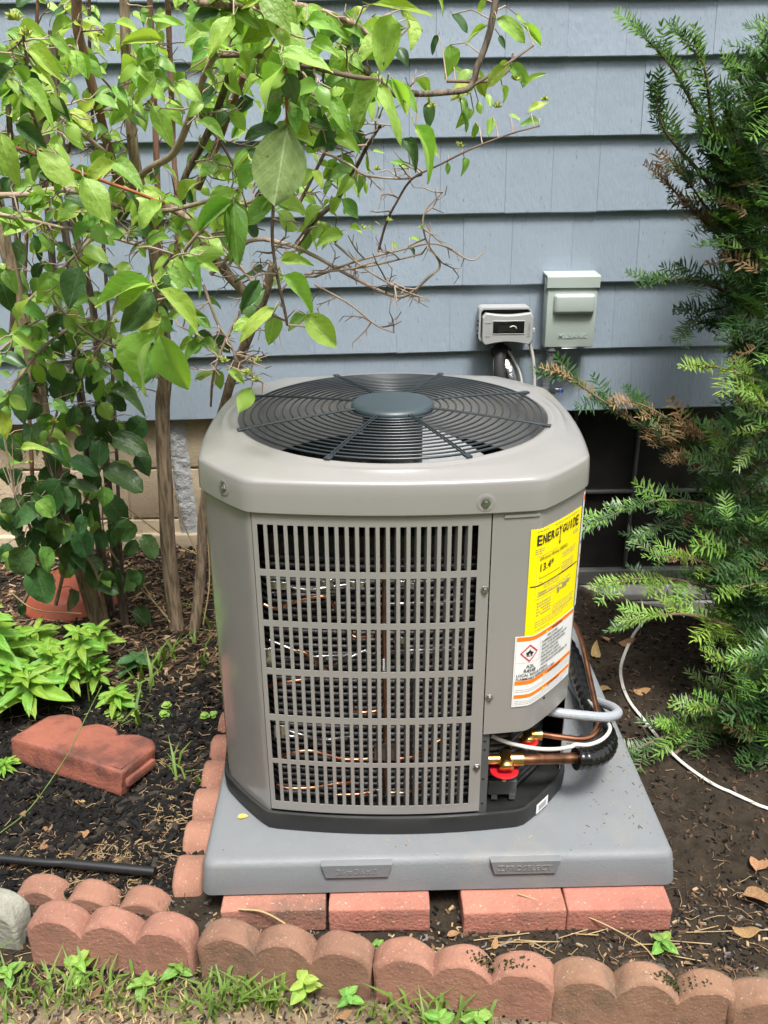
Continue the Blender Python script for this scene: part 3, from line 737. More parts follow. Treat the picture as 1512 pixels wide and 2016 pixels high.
# corner flange below the service panel with holes
mb = MB(); sheet(mb, sR-.006, sR+.016, .036, ZP-.002, -.004, .0016); fl = mb.build('corner_flange', MT['dark_steel'], ac)
for z in (.06, .12, .19, ZP-.02):
    p = oat(sR+.007, -.0035); mb = MB(); mb.lathe([(.0001, 0), (.0028, 0), (.0028, -.001)], (p[0], p[1], z), 10, M=Matrix.Rotation(R_(90), 3, 'X')); mb.build('hole', MT['tar'], fl)
# dark recess behind the valves
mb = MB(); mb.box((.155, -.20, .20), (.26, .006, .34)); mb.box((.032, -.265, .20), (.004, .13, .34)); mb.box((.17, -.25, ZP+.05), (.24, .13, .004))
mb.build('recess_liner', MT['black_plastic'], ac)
# lid
mb = MB()
secs = [(ring(.000, ZT-.004)), (ring(.0045, ZT-.004)), (ring(.007, ZT-.0015)), (ring(.0065, ZT+.030)), (ring(.005, ZT+.049)), (ring(.0035, ZT+.0535)), (ring(-.0005, ZT+.057)), (ring(-.006, ZT+.059)), (ring(-.014, ZT+.0605)),
        ring(-.02, ZT+.0665, circ=.343, blend=.45), ring(-.02, ZT+.0690, circ=.341, blend=.72), ring(-.02, ZT+.0685, circ=.336, blend=.94), ring(0, ZT+.0700, circ=.331, blend=1), ring(0, ZT+.0725, circ=.326, blend=1), ring(0, ZT+.0728, circ=.321, blend=1),
        ring(0, ZT+.070, circ=.3145, blend=1), ring(0, ZT+.064, circ=.312, blend=1), ring(0, ZT+.02, circ=.309, blend=1), ring(0, ZT-.07, circ=.307, blend=1)]
mb.loft(secs); lid = smooth_by_angle(mb.build('top_cover', MT['unit_paint'], ac), 32)
def screw(s, z, off, parent=ac, r=.0062):
    p = oat(s, off); q = oat(s, off+1); n = Vector((q[0]-p[0], q[1]-p[1], 0))
    M = n.to_track_quat('Z', 'Y').to_matrix()
    mb = MB(); mb.lathe([(.0001, .004), (r*.62, .004), (r*.66, .0035), (r*.66, .0012), (r*1.15, .001), (r*1.2, 0)], (p[0], p[1], z), 6, M=M, smooth=False); return mb.build('screw', MT['steel'], parent)
def dimple(s, z, off):
    p = oat(s, off); q = oat(s, off+1); n = Vector((q[0]-p[0], q[1]-p[1], 0)); M = n.to_track_quat('Z', 'Y').to_matrix()
    mb = MB(); mb.lathe([(.0001, .0003), (.0085, .0003), (.011, .0012), (.0145, .0010), (.018, 0)], (p[0], p[1], z), 24, M=M); mb.build('screw_dimple', MT['unit_paint'], lid)
for (px, py, yy) in ((958, 999, .055), (440, 977, .10)):
    q = loc(UY(px, py, yy))
    s = s_front(q.x) if px > 600 else s_front(-.25)-.062
    dimple(s, q.z, .0065); screw(s, q.z, .0075, lid, .0072)
for (px, py) in ((954, 1160), (963, 1373), (938, 1509)):
    q = loc(UY(px, py, .08)); screw(s_front(q.x), q.z, .0028)
# fan guard
gz = ZT+.074
nr = 14
def dome(r): return gz + .012*(1-(r/.31)**2)
for k in range(nr):
    r = .098+(.303-.098)*k/(nr-1); mb = MB(); n = 96
    rr = .0019 if k < nr-1 else .0024
    pr = []
    for i in range(n):
        t = 2*math.pi*i/n; c_ = Vector((r*math.cos(t), r*math.sin(t), dome(r)))
        e = Vector((math.cos(t), math.sin(t), 0)); pr.append([c_+e*rr*math.cos(a)+Vector((0, 0, rr*math.sin(a))) for a in [2*math.pi*j/6 for j in range(6)]])
    pr.append(pr[0]); mb.loft(pr); mb.build('guard_ring', MT['guard'], ac)
for k in range(8):
    t = R_(22.5+45*k+1.3); mb = MB()
    for sd in (-.0028, .0028):
        mb.tube([Vector((r*math.cos(t)-sd*math.sin(t), r*math.sin(t)+sd*math.cos(t), dome(r)+.0022)) for r in (.06, .12, .2, .27, .312)] + [Vector((.322*math.cos(t)-sd*math.sin(t), .322*math.sin(t)+sd*math.cos(t), ZT+.0745))], .0017, 6)
    mb.box((.318*math.cos(t), .318*math.sin(t), ZT+.0755), (.016, .012, .004), Matrix.Rotation(t, 3, 'Z'), bev=.001)
    mb.build('guard_spoke', MT['guard'], ac)
mb = MB(); hz = dome(.06)
mb.lathe([(.001, hz+.0105), (.070, hz+.0095), (.080, hz+.007), (.0845, hz+.002), (.085, hz-.006), (.081, hz-.008)], n=64); mb.build('guard_hub', MT['hub'], ac)
# motor, fan and coil inside
mb = MB(); mb.lathe([(.0001, hz-.01), (.058, hz-.012), (.062, hz-.02), (.062, hz-.14), (.05, hz-.15), (.0001, hz-.15)], n=32); mb.build('fan_motor', MT['black_plastic'], ac)
for k in range(3):
    t0 = R_(-75+120*k); mb = MB(); rows = []
    for i in range(9):
        r = .07+(.292-.07)*i/8; row = []
        for j in range(11):
            w_ = j/10; t = t0+(w_-.5)*R_(78)*(1-.15*i/8)+R_(12)*i/8
            z = ZT-.075+.050*(w_-.5)*2*(.75+.25*i/8)+.006*math.sin(math.pi*w_)
            row.append(Vector((r*math.cos(t), r*math.sin(t), z)))
        rows.append(row)
    mb.loft(rows, closed=False); b2 = MB(); mb.loft([[v+Vector((0, 0, -.002)) for v in q] for q in rows[::-1]], closed=False)
    mb.build('fan_blade', MT['fan_blade'], ac)
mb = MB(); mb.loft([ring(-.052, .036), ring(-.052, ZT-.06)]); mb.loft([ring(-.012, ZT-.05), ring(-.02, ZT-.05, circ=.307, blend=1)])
# fins: shallow horizontal rows on the coil face
for k in range(36):
    z = .05+k*.0152; mb.loft([ring(-.052, z-.0058, 120), ring(-.045, z-.004, 120), ring(-.042, z, 120), ring(-.045, z+.004, 120), ring(-.052, z+.0058, 120)], smooth=True)
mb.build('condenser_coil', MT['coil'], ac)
def coil_tube(pts, r, m, name, parent=ac):
    """pts: (px, py, depth behind the front)"""
    w = [loc(UY(a, b, .085+c_)) for a, b, c_ in pts]; mb = MB(); mb.tube(spline(w, 5), r, 8); return mb.build(name, MT[m], parent)
for pts in ([(520, 1190, .03), (540, 1198, .025), (565, 1190, .022), (600, 1180, .02), (640, 1175, .02), (662, 1200, .03)], [(680, 1205, .02), (690, 1240, .03), (700, 1255, .025), (735, 1252, .02)],
            [(757, 1055, .03), (756, 1150, .024), (756, 1250, .022), (757, 1350, .022), (758, 1430, .025), (757, 1560, .03)], [(530, 1350, .03), (560, 1343, .02), (600, 1338, .025)], [(690, 1370, .02), (700, 1400, .02), (740, 1400, .02), (745, 1390, .03)],
            [(545, 1495, .03), (575, 1482, .02), (610, 1478, .02), (640, 1485, .02), (680, 1495, .02), (730, 1494, .02)], [(785, 1494, .02), (820, 1488, .02), (845, 1470, .02), (870, 1455, .03)],
            [(546, 1545, .03), (570, 1552, .02), (620, 1550, .02), (660, 1543, .02), (690, 1540, .03)], [(665, 1565, .02), (710, 1563, .02), (735, 1556, .03)], [(760, 1560, .02), (800, 1560, .02), (830, 1545, .02), (842, 1520, .03)], [(560, 1280, .03), (600, 1285, .02), (645, 1325, .02)]):
    coil_tube(pts, .0036, 'copper', 'copper_tube')
for (xa, ya, xb, yb) in ((530, 1150, 660, 1165), (540, 1170, 690, 1150), (700, 1192, 880, 1190), (530, 1260, 640, 1300), (560, 1300, 690, 1290), (650, 1312, 720, 1280), (740, 1285, 890, 1280), (540, 1430, 660, 1460), (600, 1465, 690, 1450), (540, 1445, 610, 1450), (770, 1190, 870, 1190)):
    coil_tube([(xa, ya, .035), ((xa+xb)/2, (ya+yb)/2+rnd(-3, 3), .022), (xb, yb, .035)], .0033, 'steel', 'coil_bend')
for (px, py, w_, h_) in ((545, 1152, .035, .016), (640, 1150, .03, .015), (530, 1285, .02, .02), (555, 1440, .03, .03), (530, 1300, .016, .025), (700, 1150, .03, .012), (800, 1150, .03, .01), (790, 1260, .03, .014)):
    q = loc(UY(px, py, .11)); mb = MB(); mb.box(q, (w_, .004, h_), Matrix.Rotation(rnd(-.3, .3), 3, 'Y'), bev=.001); mb.build('foil_seal', MT['foil'], ac)
q = loc(UY(762, 1480, .108)); mb = MB(); mb.box(q, (.05, .003, .040)); mb.build('inner_tag', MT['steel'], ac)
q = loc(UY(757, 1309, .100)); mb = MB(); mb.box(q, (.006, .003, .024)); mb.build('inner_tag', MT['white_label'], ac)

# stickers on the service panel
def lab_text(mb, body, s, z, size, mi, bold=0, off=.0035, align='LEFT', sx=1, slant=0):
    vs, fs = text_polys(body, size, bold*.6, 0, align, sx)
    mb.add([Vector((*oat(s+v.x, off), z+v.y)) for v in vs], fs, mi)
def bar(mb, s0, s1, z, h, mi, off=.0030): sheet(mb, s0, s1, z-h/2, z+h/2, off, .0003, mi, edge=False)
qTL = loc(UY(1046, 1040, .085)); qBL = loc(UY(1030, 1252, .085))
se = s_front(qTL.x); se1 = sCr+.148; zt = qTL.z-.004; zb = qBL.z-.002
mb = MB(); sheet(mb, se, se1, zb, zt, .0024, .0005)
eg = mb.build('energy_label', MT['yellow'], ac)
W_ = se1-se; mb = MB()
# arched ENERGYGUIDE title, letters growing towards both ends, arrow under the Y
title = 'ENERGYGUIDE'; x = .010
adv = (W_-.022)/11
for i, ch in enumerate(title):
    hgt = .0150+.0065*abs(i-5)/5 if i != 5 else .021
    vs_, fs_ = text_polys(ch, hgt*1.30, .0005); wch = max(v.x for v in vs_)-min(v.x for v in vs_); x0_ = min(v.x for v in vs_); k_ = min(1, adv*.84/wch) if ch != 'I' else 1
    sx0 = se+.011+i*adv+(adv-wch*k_)/2
    mb.add([Vector((*oat(sx0+(v.x-x0_)*k_, .0036), zt-.031-(.003 if i == 5 else 0)+.0008*(5-abs(i-5))+v.y)) for v in vs_], fs_, 0)
yx = se+.011+5.5*adv
sheet(mb, yx-.0008, yx+.0012, zt-.046, zt-.032, .0030, .0003, 0, n=1)
vs = [Vector((-.0042, .005, 0)), Vector((.0002, -.003, 0)), Vector((.0046, .005, 0)), Vector((.0002, .002, 0))]; mb.add([Vector((*oat(yx+v.x, .003), zt-.046+v.y)) for v in vs], [(0, 1, 3), (3, 1, 2)], 0)
def fuzzy(mb, s0, s1, z, mi, h=.0011):
    s = s0
    while s < s1-.002:
        l = rnd(.003, .010); e = min(s+l, s1); sheet(mb, s, e, z-h/2, z+h/2, .0030, .0003, mi, n=max(1, int((e-s)/.004)), edge=False); s = e+rnd(.001, .002)
for k in range(3): fuzzy(mb, se+.010, se+.034-.004*k, zt-.039-.0042*k, 1)
for k in range(2): fuzzy(mb, se1-.030, se1-.008, zt-.040-.0042*k, 1)
fuzzy(mb, se+.012, se+.04, zt-.0045, 1, .0012)
lab_text(mb, 'Efficiency Rating (SEER2)', se+.020, zt-.062, .0088, 0, .00005)
lab_text(mb, '13.4*', se+.0185, zt-.084, .0205, 0, .00035)
bar(mb, se+.015, se+.075, zt-.053, .0004, 1); bar(mb, se+.0148, se+.0152, zt-.096, .086, 1); bar(mb, se+.015, se+.08, zt-.139, .0004, 1)
bar(mb, se+.022, se+.085, zt-.098, .0005, 0); bar(mb, se+.0218, se+.0224, zt-.095, .006, 0); bar(mb, se+.085, se+.0854, zt-.095, .006, 0)
for k in range(2): fuzzy(mb, se+.022, se+.032, zt-.106-.004*k, 1)
for k in range(3): fuzzy(mb, se+.036, se+.085, zt-.112-.0045*k, 1)
for k in range(3): fuzzy(mb, se+.092, se1-.016, zt-.070-.0045*k, 1)
for k in range(5): fuzzy(mb, se+.092, se1-.02, zt-.092-.0045*k, 1)
zl = zb+(zt-zb)*.455
bar(mb, se+.004, se1-.004, zl+.004, .0022, 0)
lab_text(mb, 'Notice', se+.020, zl-.014, .0085, 1, .0001)
fuzzy(mb, se+.020, se1-.035, zl-.018, 1, .0013)
for k in range(5):
    for j in range(7): 
        if k == 0 or rnd(0, 1) > .1: sheet(mb, se+.020+j*.0062, se+.0245+j*.0062, zl-.034-.006*k, zl-.0318-.006*k, .003, .0003, 1, n=1, edge=False)
for k in range(3): fuzzy(mb, se+.018, se1-.008-.02*k, zb+.026-.005*k, 1, .001)
for k in range(4): fuzzy(mb, se+.070, se1-.010, zl-.056-.0046*k, 1, .0008)
for k in range(2): fuzzy(mb, se+.024, se1-.03-.03*k, zt-.128-.0045*k, 1, .0009)
fuzzy(mb, se+.060, se1-.012, zt-.0045, 1, .0010)
fuzzy(mb, se+.020, se+.06, zb+.008, 1, .0013)
for (dx, dz, w2, h2) in ((0, 0, .008, .012), (.010, .004, .006, .004), (.018, .003, .016, .011), (.034, .008, .010, .006), (.043, .012, .006, .003)): sheet(mb, se+.082+dx, se+.082+dx+w2, zl-.034+dz, zl-.034+dz+h2, .003, .0003, 1, edge=False)
mb.build('label_print', [MT['print'], MT['print_grey']], eg)
# refrigerant warning label
qa = loc(UY(1014, 1254, .085)); qb = loc(UY(1008, 1392, .085))
sw = s_front(qa.x); sw1 = sCr+.150; zt = zb-.0005; zt0 = qa.z; zb2 = qb.z
mb = MB(); sheet(mb, sw, sw1, zb2, zt0, .0027, .0005); wl = mb.build('warning_label', MT['white_label'], ac)
W2 = sw1-sw; H2 = zt0-zb2; mb = MB(); X = lambda k: sw+W2*k; Z = lambda k: zt0-H2*k
def obar(a, b, za, zb): sheet(mb, X(a), X(b), Z(zb), Z(za), .0031, .0003, 1, edge=False)
obar(.02, .985, .012, .065); obar(.02, .985, .625, .68); obar(.02, .985, .825, .875)
lab_text(mb, 'WARNING', X(.62), Z(.060), .0075, 0, .00025, .0038, 'CENTER'); lab_text(mb, 'AVERTISSEMENT', X(.62), Z(.674), .0065, 0, .00025, .0038, 'CENTER'); lab_text(mb, 'ADVERTENCIA', X(.62), Z(.869), .0065, 0, .00025, .0038, 'CENTER')
for z in (.04, .652, .85):
    vs = [Vector((0, 0, 0)), Vector((.006, 0, 0)), Vector((.003, .0055, 0))]; mb.add([Vector((*oat(X(.40)+v.x, .0036), Z(z)-.003+v.y)) for v in vs], [(0, 1, 2)], 4)
# pictogram: red diamond with a flame in a ruled box
cxs, czs = X(.165), Z(.235); rr = .0185
bar(mb, X(.02), X(.315), Z(.37), .0005, 2); bar(mb, X(.314), X(.317), Z(.22), H2*.30, 2)
def quadpts(pts, mi, off):
    a_, b_2, c_2, d_2 = [np.array(q) for q in pts]; K = 8
    for i in range(K):
        t, u = i/K, (i+1)/K; quad1([a_+(d_2-a_)*t, b_2+(c_2-b_2)*t, b_2+(c_2-b_2)*u, a_+(d_2-a_)*u], mi, off)
def quad1(pts, mi, off): mb.add([Vector((*oat(cxs+p_[0], off), czs+p_[1])) for p_ in pts], [tuple(range(len(pts)))], mi)
ro, ri = rr, rr*.83
for q0, q1 in (((0, 1), (1, 0)), ((1, 0), (0, -1)), ((0, -1), (-1, 0)), ((-1, 0), (0, 1))): quadpts([(q0[0]*ri, q0[1]*ri), (q0[0]*ro, q0[1]*ro), (q1[0]*ro, q1[1]*ro), (q1[0]*ri, q1[1]*ri)][::-1], 3, .0036)
fl_ = [(-.0045, -.004), (-.0068, 0), (-.006, .003), (-.0045, .001), (-.0042, .0045), (-.002, .003), (0, .0085), (.0018, .003), (.0040, .005), (.0042, .001), (.0062, .003), (.0066, -.0005), (.0042, -.0042), (.0015, -.0045), (.0018, -.0015), (0, .001), (-.0018, -.0015), (-.0015, -.0045)]
mb.add([Vector((*oat(cxs+x*1.05, .0040), czs+z*1.05)) for x, z in fl_], [(0, 1, 2, 3, 16, 17), (3, 4, 5, 16), (5, 6, 7, 14, 15, 16), (7, 8, 9, 14), (9, 10, 11, 12, 13, 14)], 0); bar(mb, cxs-.006, cxs+.006, czs-.0068, .0008, 0, .0032)
lab_text(mb, 'A2L', X(.18), Z(.445), .0102, 0, .0003, .0038, 'CENTER'); lab_text(mb, 'R454B', X(.18), Z(.508), .0102, 0, .0003, .0038, 'CENTER', .93)
lab_text(mb, 'LOCAL REGULATIONS.', X(.03), Z(.562), .0080, 0, .0002, .0038, 'LEFT', .95); lab_text(mb, 'FLAMMABLE REFRIGERANT USED.', X(.03), Z(.614), .0076, 0, .0002, .0038, 'LEFT', .92)
for k, t in enumerate(('          RISK OF FIRE', 'FLAMMABLE REFRIGERANT', 'USED. TO BE REPAIRED ONLY BY', 'TRAINED SERVICE PERSONNEL.', 'DO NOT PUNCTURE', 'REFRIGERANT TUBING.', 'DISPOSE OF PROPERLY IN', 'ACCORDANCE WITH FEDERAL OR')):
    lab_text(mb, t, X(.34), Z(.125+.053*k), .0070, 0, .0002, .0038, 'LEFT', .86)
def fz2(a, b, z):
    s = X(a)
    while s < X(b)-.001:
        l = rnd(.003, .009); sheet(mb, s, min(s+l, X(b)), Z(z)-.0005, Z(z)+.0006, .0031, .0003, 2, n=2, edge=False); s += l+.0012
for k in range(4): fz2(.40 if k < 2 else .03, .95, .70+.028*k)
for k in range(4): fz2(.40 if k < 1 else .03, .95-.1*(k == 3), .893+.024*k)
bar(mb, X(.012), X(.99), Z(.008), .0005, 2); bar(mb, X(.012), X(.99), Z(.993), .0005, 2); bar(mb, X(.012), X(.0145), Z(.5), H2*.98, 2); bar(mb, X(.988), X(.9905), Z(.5), H2*.98, 2)
mb.build('label_print', [MT['print'], MT['orange'], MT['print_soft'], MT['print_red'], MT['yellow']], wl)
# narrow side label round the corner
mb = MB(); ss = sCr+.153; sheet(mb, ss, ss+.075, .44, ZT-.015, .0026, .0004)
sl = mb.build('spec_label', MT['white_label'], ac); mb = MB()
for (za, zb3, mi) in ((.660, .672, 0), (.545, .551, 0), (.500, .506, 0), (.572, .578, 1)): sheet(mb, ss+.002, ss+.07, za, zb3, .003, .0003, mi, edge=False)
z = .655
while z > .45:
    sheet(mb, ss+.005, ss+rnd(.03, .065), z, z+.0018, .003, .0003, 2, edge=False); z -= .0052
mb.build('label_print', [MT['orange'], MT['blue'], MT['print_soft']], sl)

# service valves
def valve(name, px, py, Y, sc_, dx, dy):
    q = loc(UY(px, py, Y)); mb = MB(); r = .0148*sc_
    Mx_ = Matrix.Rotation(R_(90), 3, 'X') @ Matrix.Rotation(R_(0), 3, 'Z')
    mb.lathe([(.0001, -r*1.9), (r*.9, -r*1.9), (r, -r*1.75), (r, -r*.9), (r*.82, -r*.8), (r*.82, r*.6), (.0001, r*.8)], q, 20, M=Matrix.Rotation(R_(-90+28), 3, 'X'))
    mb.tube([q+Vector((-.055*sc_, .0, -.008*sc_)), q+Vector((-.01, 0, -.008*sc_))], r*.7, 12)
    mb.tube([q+Vector((.0, 0, -.008*sc_)), q+Vector((.035*sc_, 0, -.008*sc_))], r*.95, 12)
    v = mb.build(name, MT['brass'], ac)
    c_ = q+Vector((dx, -.008, dy)); md = Matrix.Rotation(R_(-6), 3, 'X')
    mb = MB(); mb.lathe([(.0001, .0018), (.0275*sc_, .0018), (.0285*sc_, 0), (.0275*sc_, -.0018), (.0001, -.0018)], c_, 32, M=md, smooth=False); mb.build('warning_disc', MT['red_disc'], v)
    mb = MB(); mb.lathe([(.0001, -.022*sc_), (.0055*sc_, -.022*sc_), (.0068*sc_, -.019*sc_), (.0068*sc_, -.006*sc_), (.0048*sc_, -.005*sc_), (.0048*sc_, 0)], c_, 6, M=md, smooth=False); mb.build('service_port', MT['brass'], v)
    return v
valve('service_valve', 995, 1488, .112, 1.0, -.002, -.030)
valve('service_valve', 1038, 1441, .165, .85, -.002, -.016)
q0 = loc(UY(988, 1545, .13)); mb = MB(); mb.box(q0, (.058, .02, .034), bev=.002); mb.box(q0+Vector((.018, -.006, .028)), (.012, .004, .03)); mb.box(q0+Vector((-.016, -.008, -.02)), (.012, .01, .012)); mb.box(q0+Vector((.020, -.008, -.02)), (.012, .01, .012)); mb.build('valve_bracket', MT['dark_steel'], ac)
# pipe stub of the big valve belongs to the lines below
def line(name, pts, r, m, label, cat, seg=6, n=10, group=None, extra=()):
    w = [UY(a, b, c_) for a, b, c_ in pts]+[Vector(e) for e in extra]; mb = MB(); mb.tube(spline(w, seg), r, n); o = mb.build(name, MT[m], None, 'base'); return tag(o, label, cat, group)
line('suction_pipe', [(1004, 1496, .122), (1060, 1494, .125), (1110, 1493, .132), (1150, 1492, .14)], .0115, 'copper_burnt', 'scorched copper suction pipe joining the front brass valve to the black hose', 'pipe', n=14)
line('liquid_pipe', [(1042, 1441, .165), (1075, 1447, .168), (1110, 1452, .172), (1145, 1455, .18), (1168, 1446, .20), (1179, 1420, .24), (1172, 1385, .30), (1160, 1330, .40), (1148, 1275, .50), (1135, 1235, .62), (1115, 1200, .75)], .0062, 'copper', 'thin bare copper pipe curving from the small valve up beside the unit', 'pipe', extra=((.36, 1.15, .36), (.37, 1.5, .45), (.368, 1.60, .62), (.366, 1.69, .72)))
# black wrapped hose
hp = [(1133, 1494, .136), (1165, 1492, .145), (1188, 1478, .18), (1195, 1455, .24), (1180, 1420, .33), (1160, 1385, .42), (1145, 1345, .52), (1130, 1300, .64), (1110, 1260, .78), (1085, 1220, .95)]
w = spline([UY(*k) for k in hp]+[Vector((.34, 1.2, .19)), Vector((.36, 1.5, .26)), Vector((.365, 1.59, .45)), Vector((.365, 1.62, .60))], 9); mb = MB()
mb.tube(w, [.0215+.0016*((i*1) % 3 == 0)-.0012*((i*1) % 3 == 1) for i in range(len(w))], 16)
hs_ = mb.build('suction_hose', MT['hose'], None, 'base'); tag(hs_, 'thick black tape wrapped insulation hose curving off the copper pipe beside the unit', 'hose')
vs, fs = text_polys('R OUTER', .013, .0002, .0004)
# grey flexible whip conduit
cp = [(1070, 1398, .19), (1105, 1404, .19), (1150, 1409, .20), (1195, 1412, .22), (1216, 1404, .27), (1205, 1392, .34), (1175, 1381, .42), (1140, 1370, .52)]
w = spline([UY(*k) for k in cp]+[Vector((.36, .8, .155)), Vector((.45, 1.2, .06)), Vector((.485, 1.55, .03)), Vector((.492, 1.66, .06))], 22); mb = MB(); mb.tube(w, [.0098+(.0007 if i % 2 else 0) for i in range(len(w))], 14, smooth=False)
o = mb.build('flexible_conduit', MT['whip'], None, 'base'); tag(o, 'pale grey ribbed flexible conduit looping out from under the service panel', 'conduit')
line('control_cable', [(968, 1449, .12), (1000, 1462, .11), (1050, 1473, .105), (1090, 1475, .108), (1125, 1470, .115), (1132, 1466, .118), (1160, 1466, .12), (1188, 1454, .14), (1201, 1434, .19), (1190, 1415, .25), (1172, 1395, .34), (1150, 1370, .45)], .0040, 'white_cable', 'white control cable drooping across the brass valves', 'cable')

# white flat cable on the soil
gp = [(1330, 1190, .07), (1277, 1217, .035), (1252, 1243, .02), (1228, 1292, .018), (1222, 1330, .018), (1236, 1375, .018), (1270, 1420, .02), (1325, 1485, .02), (1390, 1535, .02), (1460, 1572, .02), (1530, 1600, .02), (1600, 1625, .02)]
w = [UZ(*k) for k in gp]; w = spline(w, 6); w = [Vector(k) for k in w]; mb = MB()
for i, k in enumerate(w): k.z = max(k.z, gh(k.x, k.y)+.005)
for sd in (-.0022, .0022):
    q = []
    for i, k in enumerate(w):
        t = w[min(i+1, len(w)-1)]-w[max(i-1, 0)]; t.z = 0; t.normalize(); q.append(k+Vector((-t.y, t.x, 0))*sd)
    mb.tube(q, .0024, 8)
o = mb.build('ground_cable', MT['white_cable'], None, 'base'); tag(o, 'dusty white flat cable running across the dark soil under the yew', 'cable')

# ------------------------------------------------------------------ boxes on the wall
YD = 1.632
A = UY(1079, 552, YD); B = UY(1181, 552, YD); Cb = UY(1079, 686, YD)
x0, x1, z1, z0 = A.x+.002, B.x-.004, UY(1130, 545, YD).z, Cb.z
cxd = (x0+x1)/2; wd = x1-x0; hd = z1-z0
ds = thing('disconnect_box', 'grey green metal disconnect box with a raised pull handle and embossed lettering', 'electrical box', (cxd, 1.68, z0))
mb = MB(); mb.box((cxd-.004, (YD+.012+1.70)/2, (z0+z1)/2), (wd-.008, 1.70-YD-.012, hd), bev=.003); mb.build('body', MT['box_paint'], ds)
mb = MB(); mb.box((cxd, YD+.006, (z0+z1)/2-.012), (wd, .012, hd-.03), bev=.003)
dr = mb.build('cover', MT['box_paint'], ds)
mb = MB(); hh = .034
prof = [(YD+.105, z1+.010), (YD-.004, z1+.004), (YD-.006, z1), (YD-.006, z1-hh), (YD-.002, z1-hh), (YD+.003, z1-.006), (YD+.105, z1+.004)]
mb.loft([[Vector((x, y, z)) for (y, z) in prof] for x in (x0-.005, x1+.005)], cap0=True, cap1=True, smooth=False)
for sx in (x0-.004, x1+.004):
    mb.add([Vector((sx+e, y, z)) for e in (-.001, .001) for (y, z) in ((YD-.005, z1-.001), (YD+.045, z1+.002), (YD+.02, z1-.055), (YD-.005, z1-hh))], [(0, 1, 2, 3)[::-1], (4, 5, 6, 7), (0, 3, 7, 4), (2, 6, 7, 3), (1, 5, 6, 2)])
mb.build('hood', MT['box_paint'], ds)
hA = UY(1090, 578, YD); hB = UY(1170, 617, YD); bm = bmesh.new(); bmesh.ops.create_cube(bm, size=1)
for v in bm.verts:
    k = 1.0 if v.co.y > 0 else .93
    v.co = Vector((v.co.x*(hB.x-hA.x)*k, v.co.y*.026, v.co.z*(hA.z-hB.z)*k))
bmesh.ops.bevel(bm, geom=bm.edges[:], offset=.0105, segments=5, affect='EDGES', profile=.5); bm.verts.index_update()
mb = MB(); mb.add([v.co+Vector(((hA.x+hB.x)/2, YD-.006, (hA.z+hB.z)/2)) for v in bm.verts], [[v.index for v in f.verts] for f in bm.faces], 0, True); bm.free()
mb.build('pull_handle', MT['box_paint'], dr)
vs, fs = text_polys('MILBANK', .0205, .0004, .0015, 'CENTER', 1.12); q = UY(1126, 664, YD); mb = MB(); mb.add([Vector((q.x+v.x, YD-.0006-v.z, q.z-.002+v.y)) for v in vs], fs); mb.build('raised_lettering', MT['box_paint'], dr)
mb = MB(); mb.box((cxd, YD-.004, z0+.001), (.052, .012, .003), bev=.001); mb.build('hasp', MT['steel'], ds)
mb = MB(); mb.lathe([(.0001, .0015), (.009, .0015), (.0105, 0)], (x0-.0002, YD+.05, z0+.05), 20, M=Matrix.Rotation(R_(-90), 3, 'Y')); mb.build('knockout', MT['steel'], ds)
# conduit under the disconnect
w = [Vector((cxd-.055, 1.655, z0+.002)), Vector((cxd-.055, 1.655, z0-.03)), Vector((cxd-.058, 1.66, z0-.08)), Vector((cxd-.063, 1.668, z0-.15)), Vector((cxd-.066, 1.67, z0-.30)), Vector((cxd-.07, 1.67, z0-.55)), Vector((cxd-.075, 1.67, z0-.74))]
cd = thing('wall_conduit', 'grey conduit running down the siding from the disconnect box', 'conduit', w[0])
w2 = spline(w, 14); mb = MB(); mb.tube(w2, [.0125+.0007*(i % 2) for i in range(len(w2))], 14, smooth=False); mb.build('pipe', MT['conduit'], cd)
mb = MB(); mb.tube([w[0], w[0]+Vector((0, 0, -.012))], .021, 16); mb.tube([w[0]+Vector((0, 0, -.012)), w[0]+Vector((0, 0, -.026))], .0165, 6, smooth=False); mb.build('fitting', MT['conduit'], cd)
q = UY(1087, 771, 1.668); mb = MB(); mb.tube([q+Vector((0, 0, -.006)), q+Vector((0, 0, .006))], .0155, 16); mb.box(q+Vector((.026, .012, 0)), (.03, .004, .014), bev=.001); mb.build('strap', MT['steel'], cd)
mb = MB(); mb.lathe([(.0001, -.006), (.006, -.006), (.006, 0)], q+Vector((.03, .010, 0)), 6, M=Matrix.Rotation(R_(-90), 3, 'X'), smooth=False); mb.build('screw', MT['blue'], cd)

# in-use outlet cover
YO = 1.625
A = UY(943, 607, YO); B = UY(1050, 606, YO); Cb = UY(1000, 676, YO)
x0, x1, z1, z0 = A.x, B.x, A.z, Cb.z; cxo, wo_, ho = (x0+x1)/2, x1-x0, z1-z0
oc = thing('outlet_cover', 'grey weatherproof outlet cover with a small dark window, left of the disconnect box', 'outlet cover', (cxo, 1.68, z0))
def rr_y(x0, x1, z0, z1, r, y, n=5): return [Vector((p.x, y, p.y)) for p in rrect(x0, x1, z0, z1, r, 0, n)]
mb = MB(); mb.loft([rr_y(x0+.004, x1-.004, z0+.006, z1-.0, .014, y)[::-1] for y in (1.70, YO+.03)] + [rr_y(x0+.002, x1-.002, z0+.006, z1+.001, .016, YO+.028)[::-1], rr_y(x0+.002, x1-.002, z0+.006, z1+.001, .016, YO+.002)[::-1], rr_y(x0+.008, x1-.008, z0+.012, z1-.005, .012, YO+.002)[::-1], rr_y(x0+.008, x1-.008, z0+.012, z1-.005, .012, YO+.02)[::-1]], smooth=False)
smooth_by_angle(mb.build('base', MT['outlet'], oc), 30)
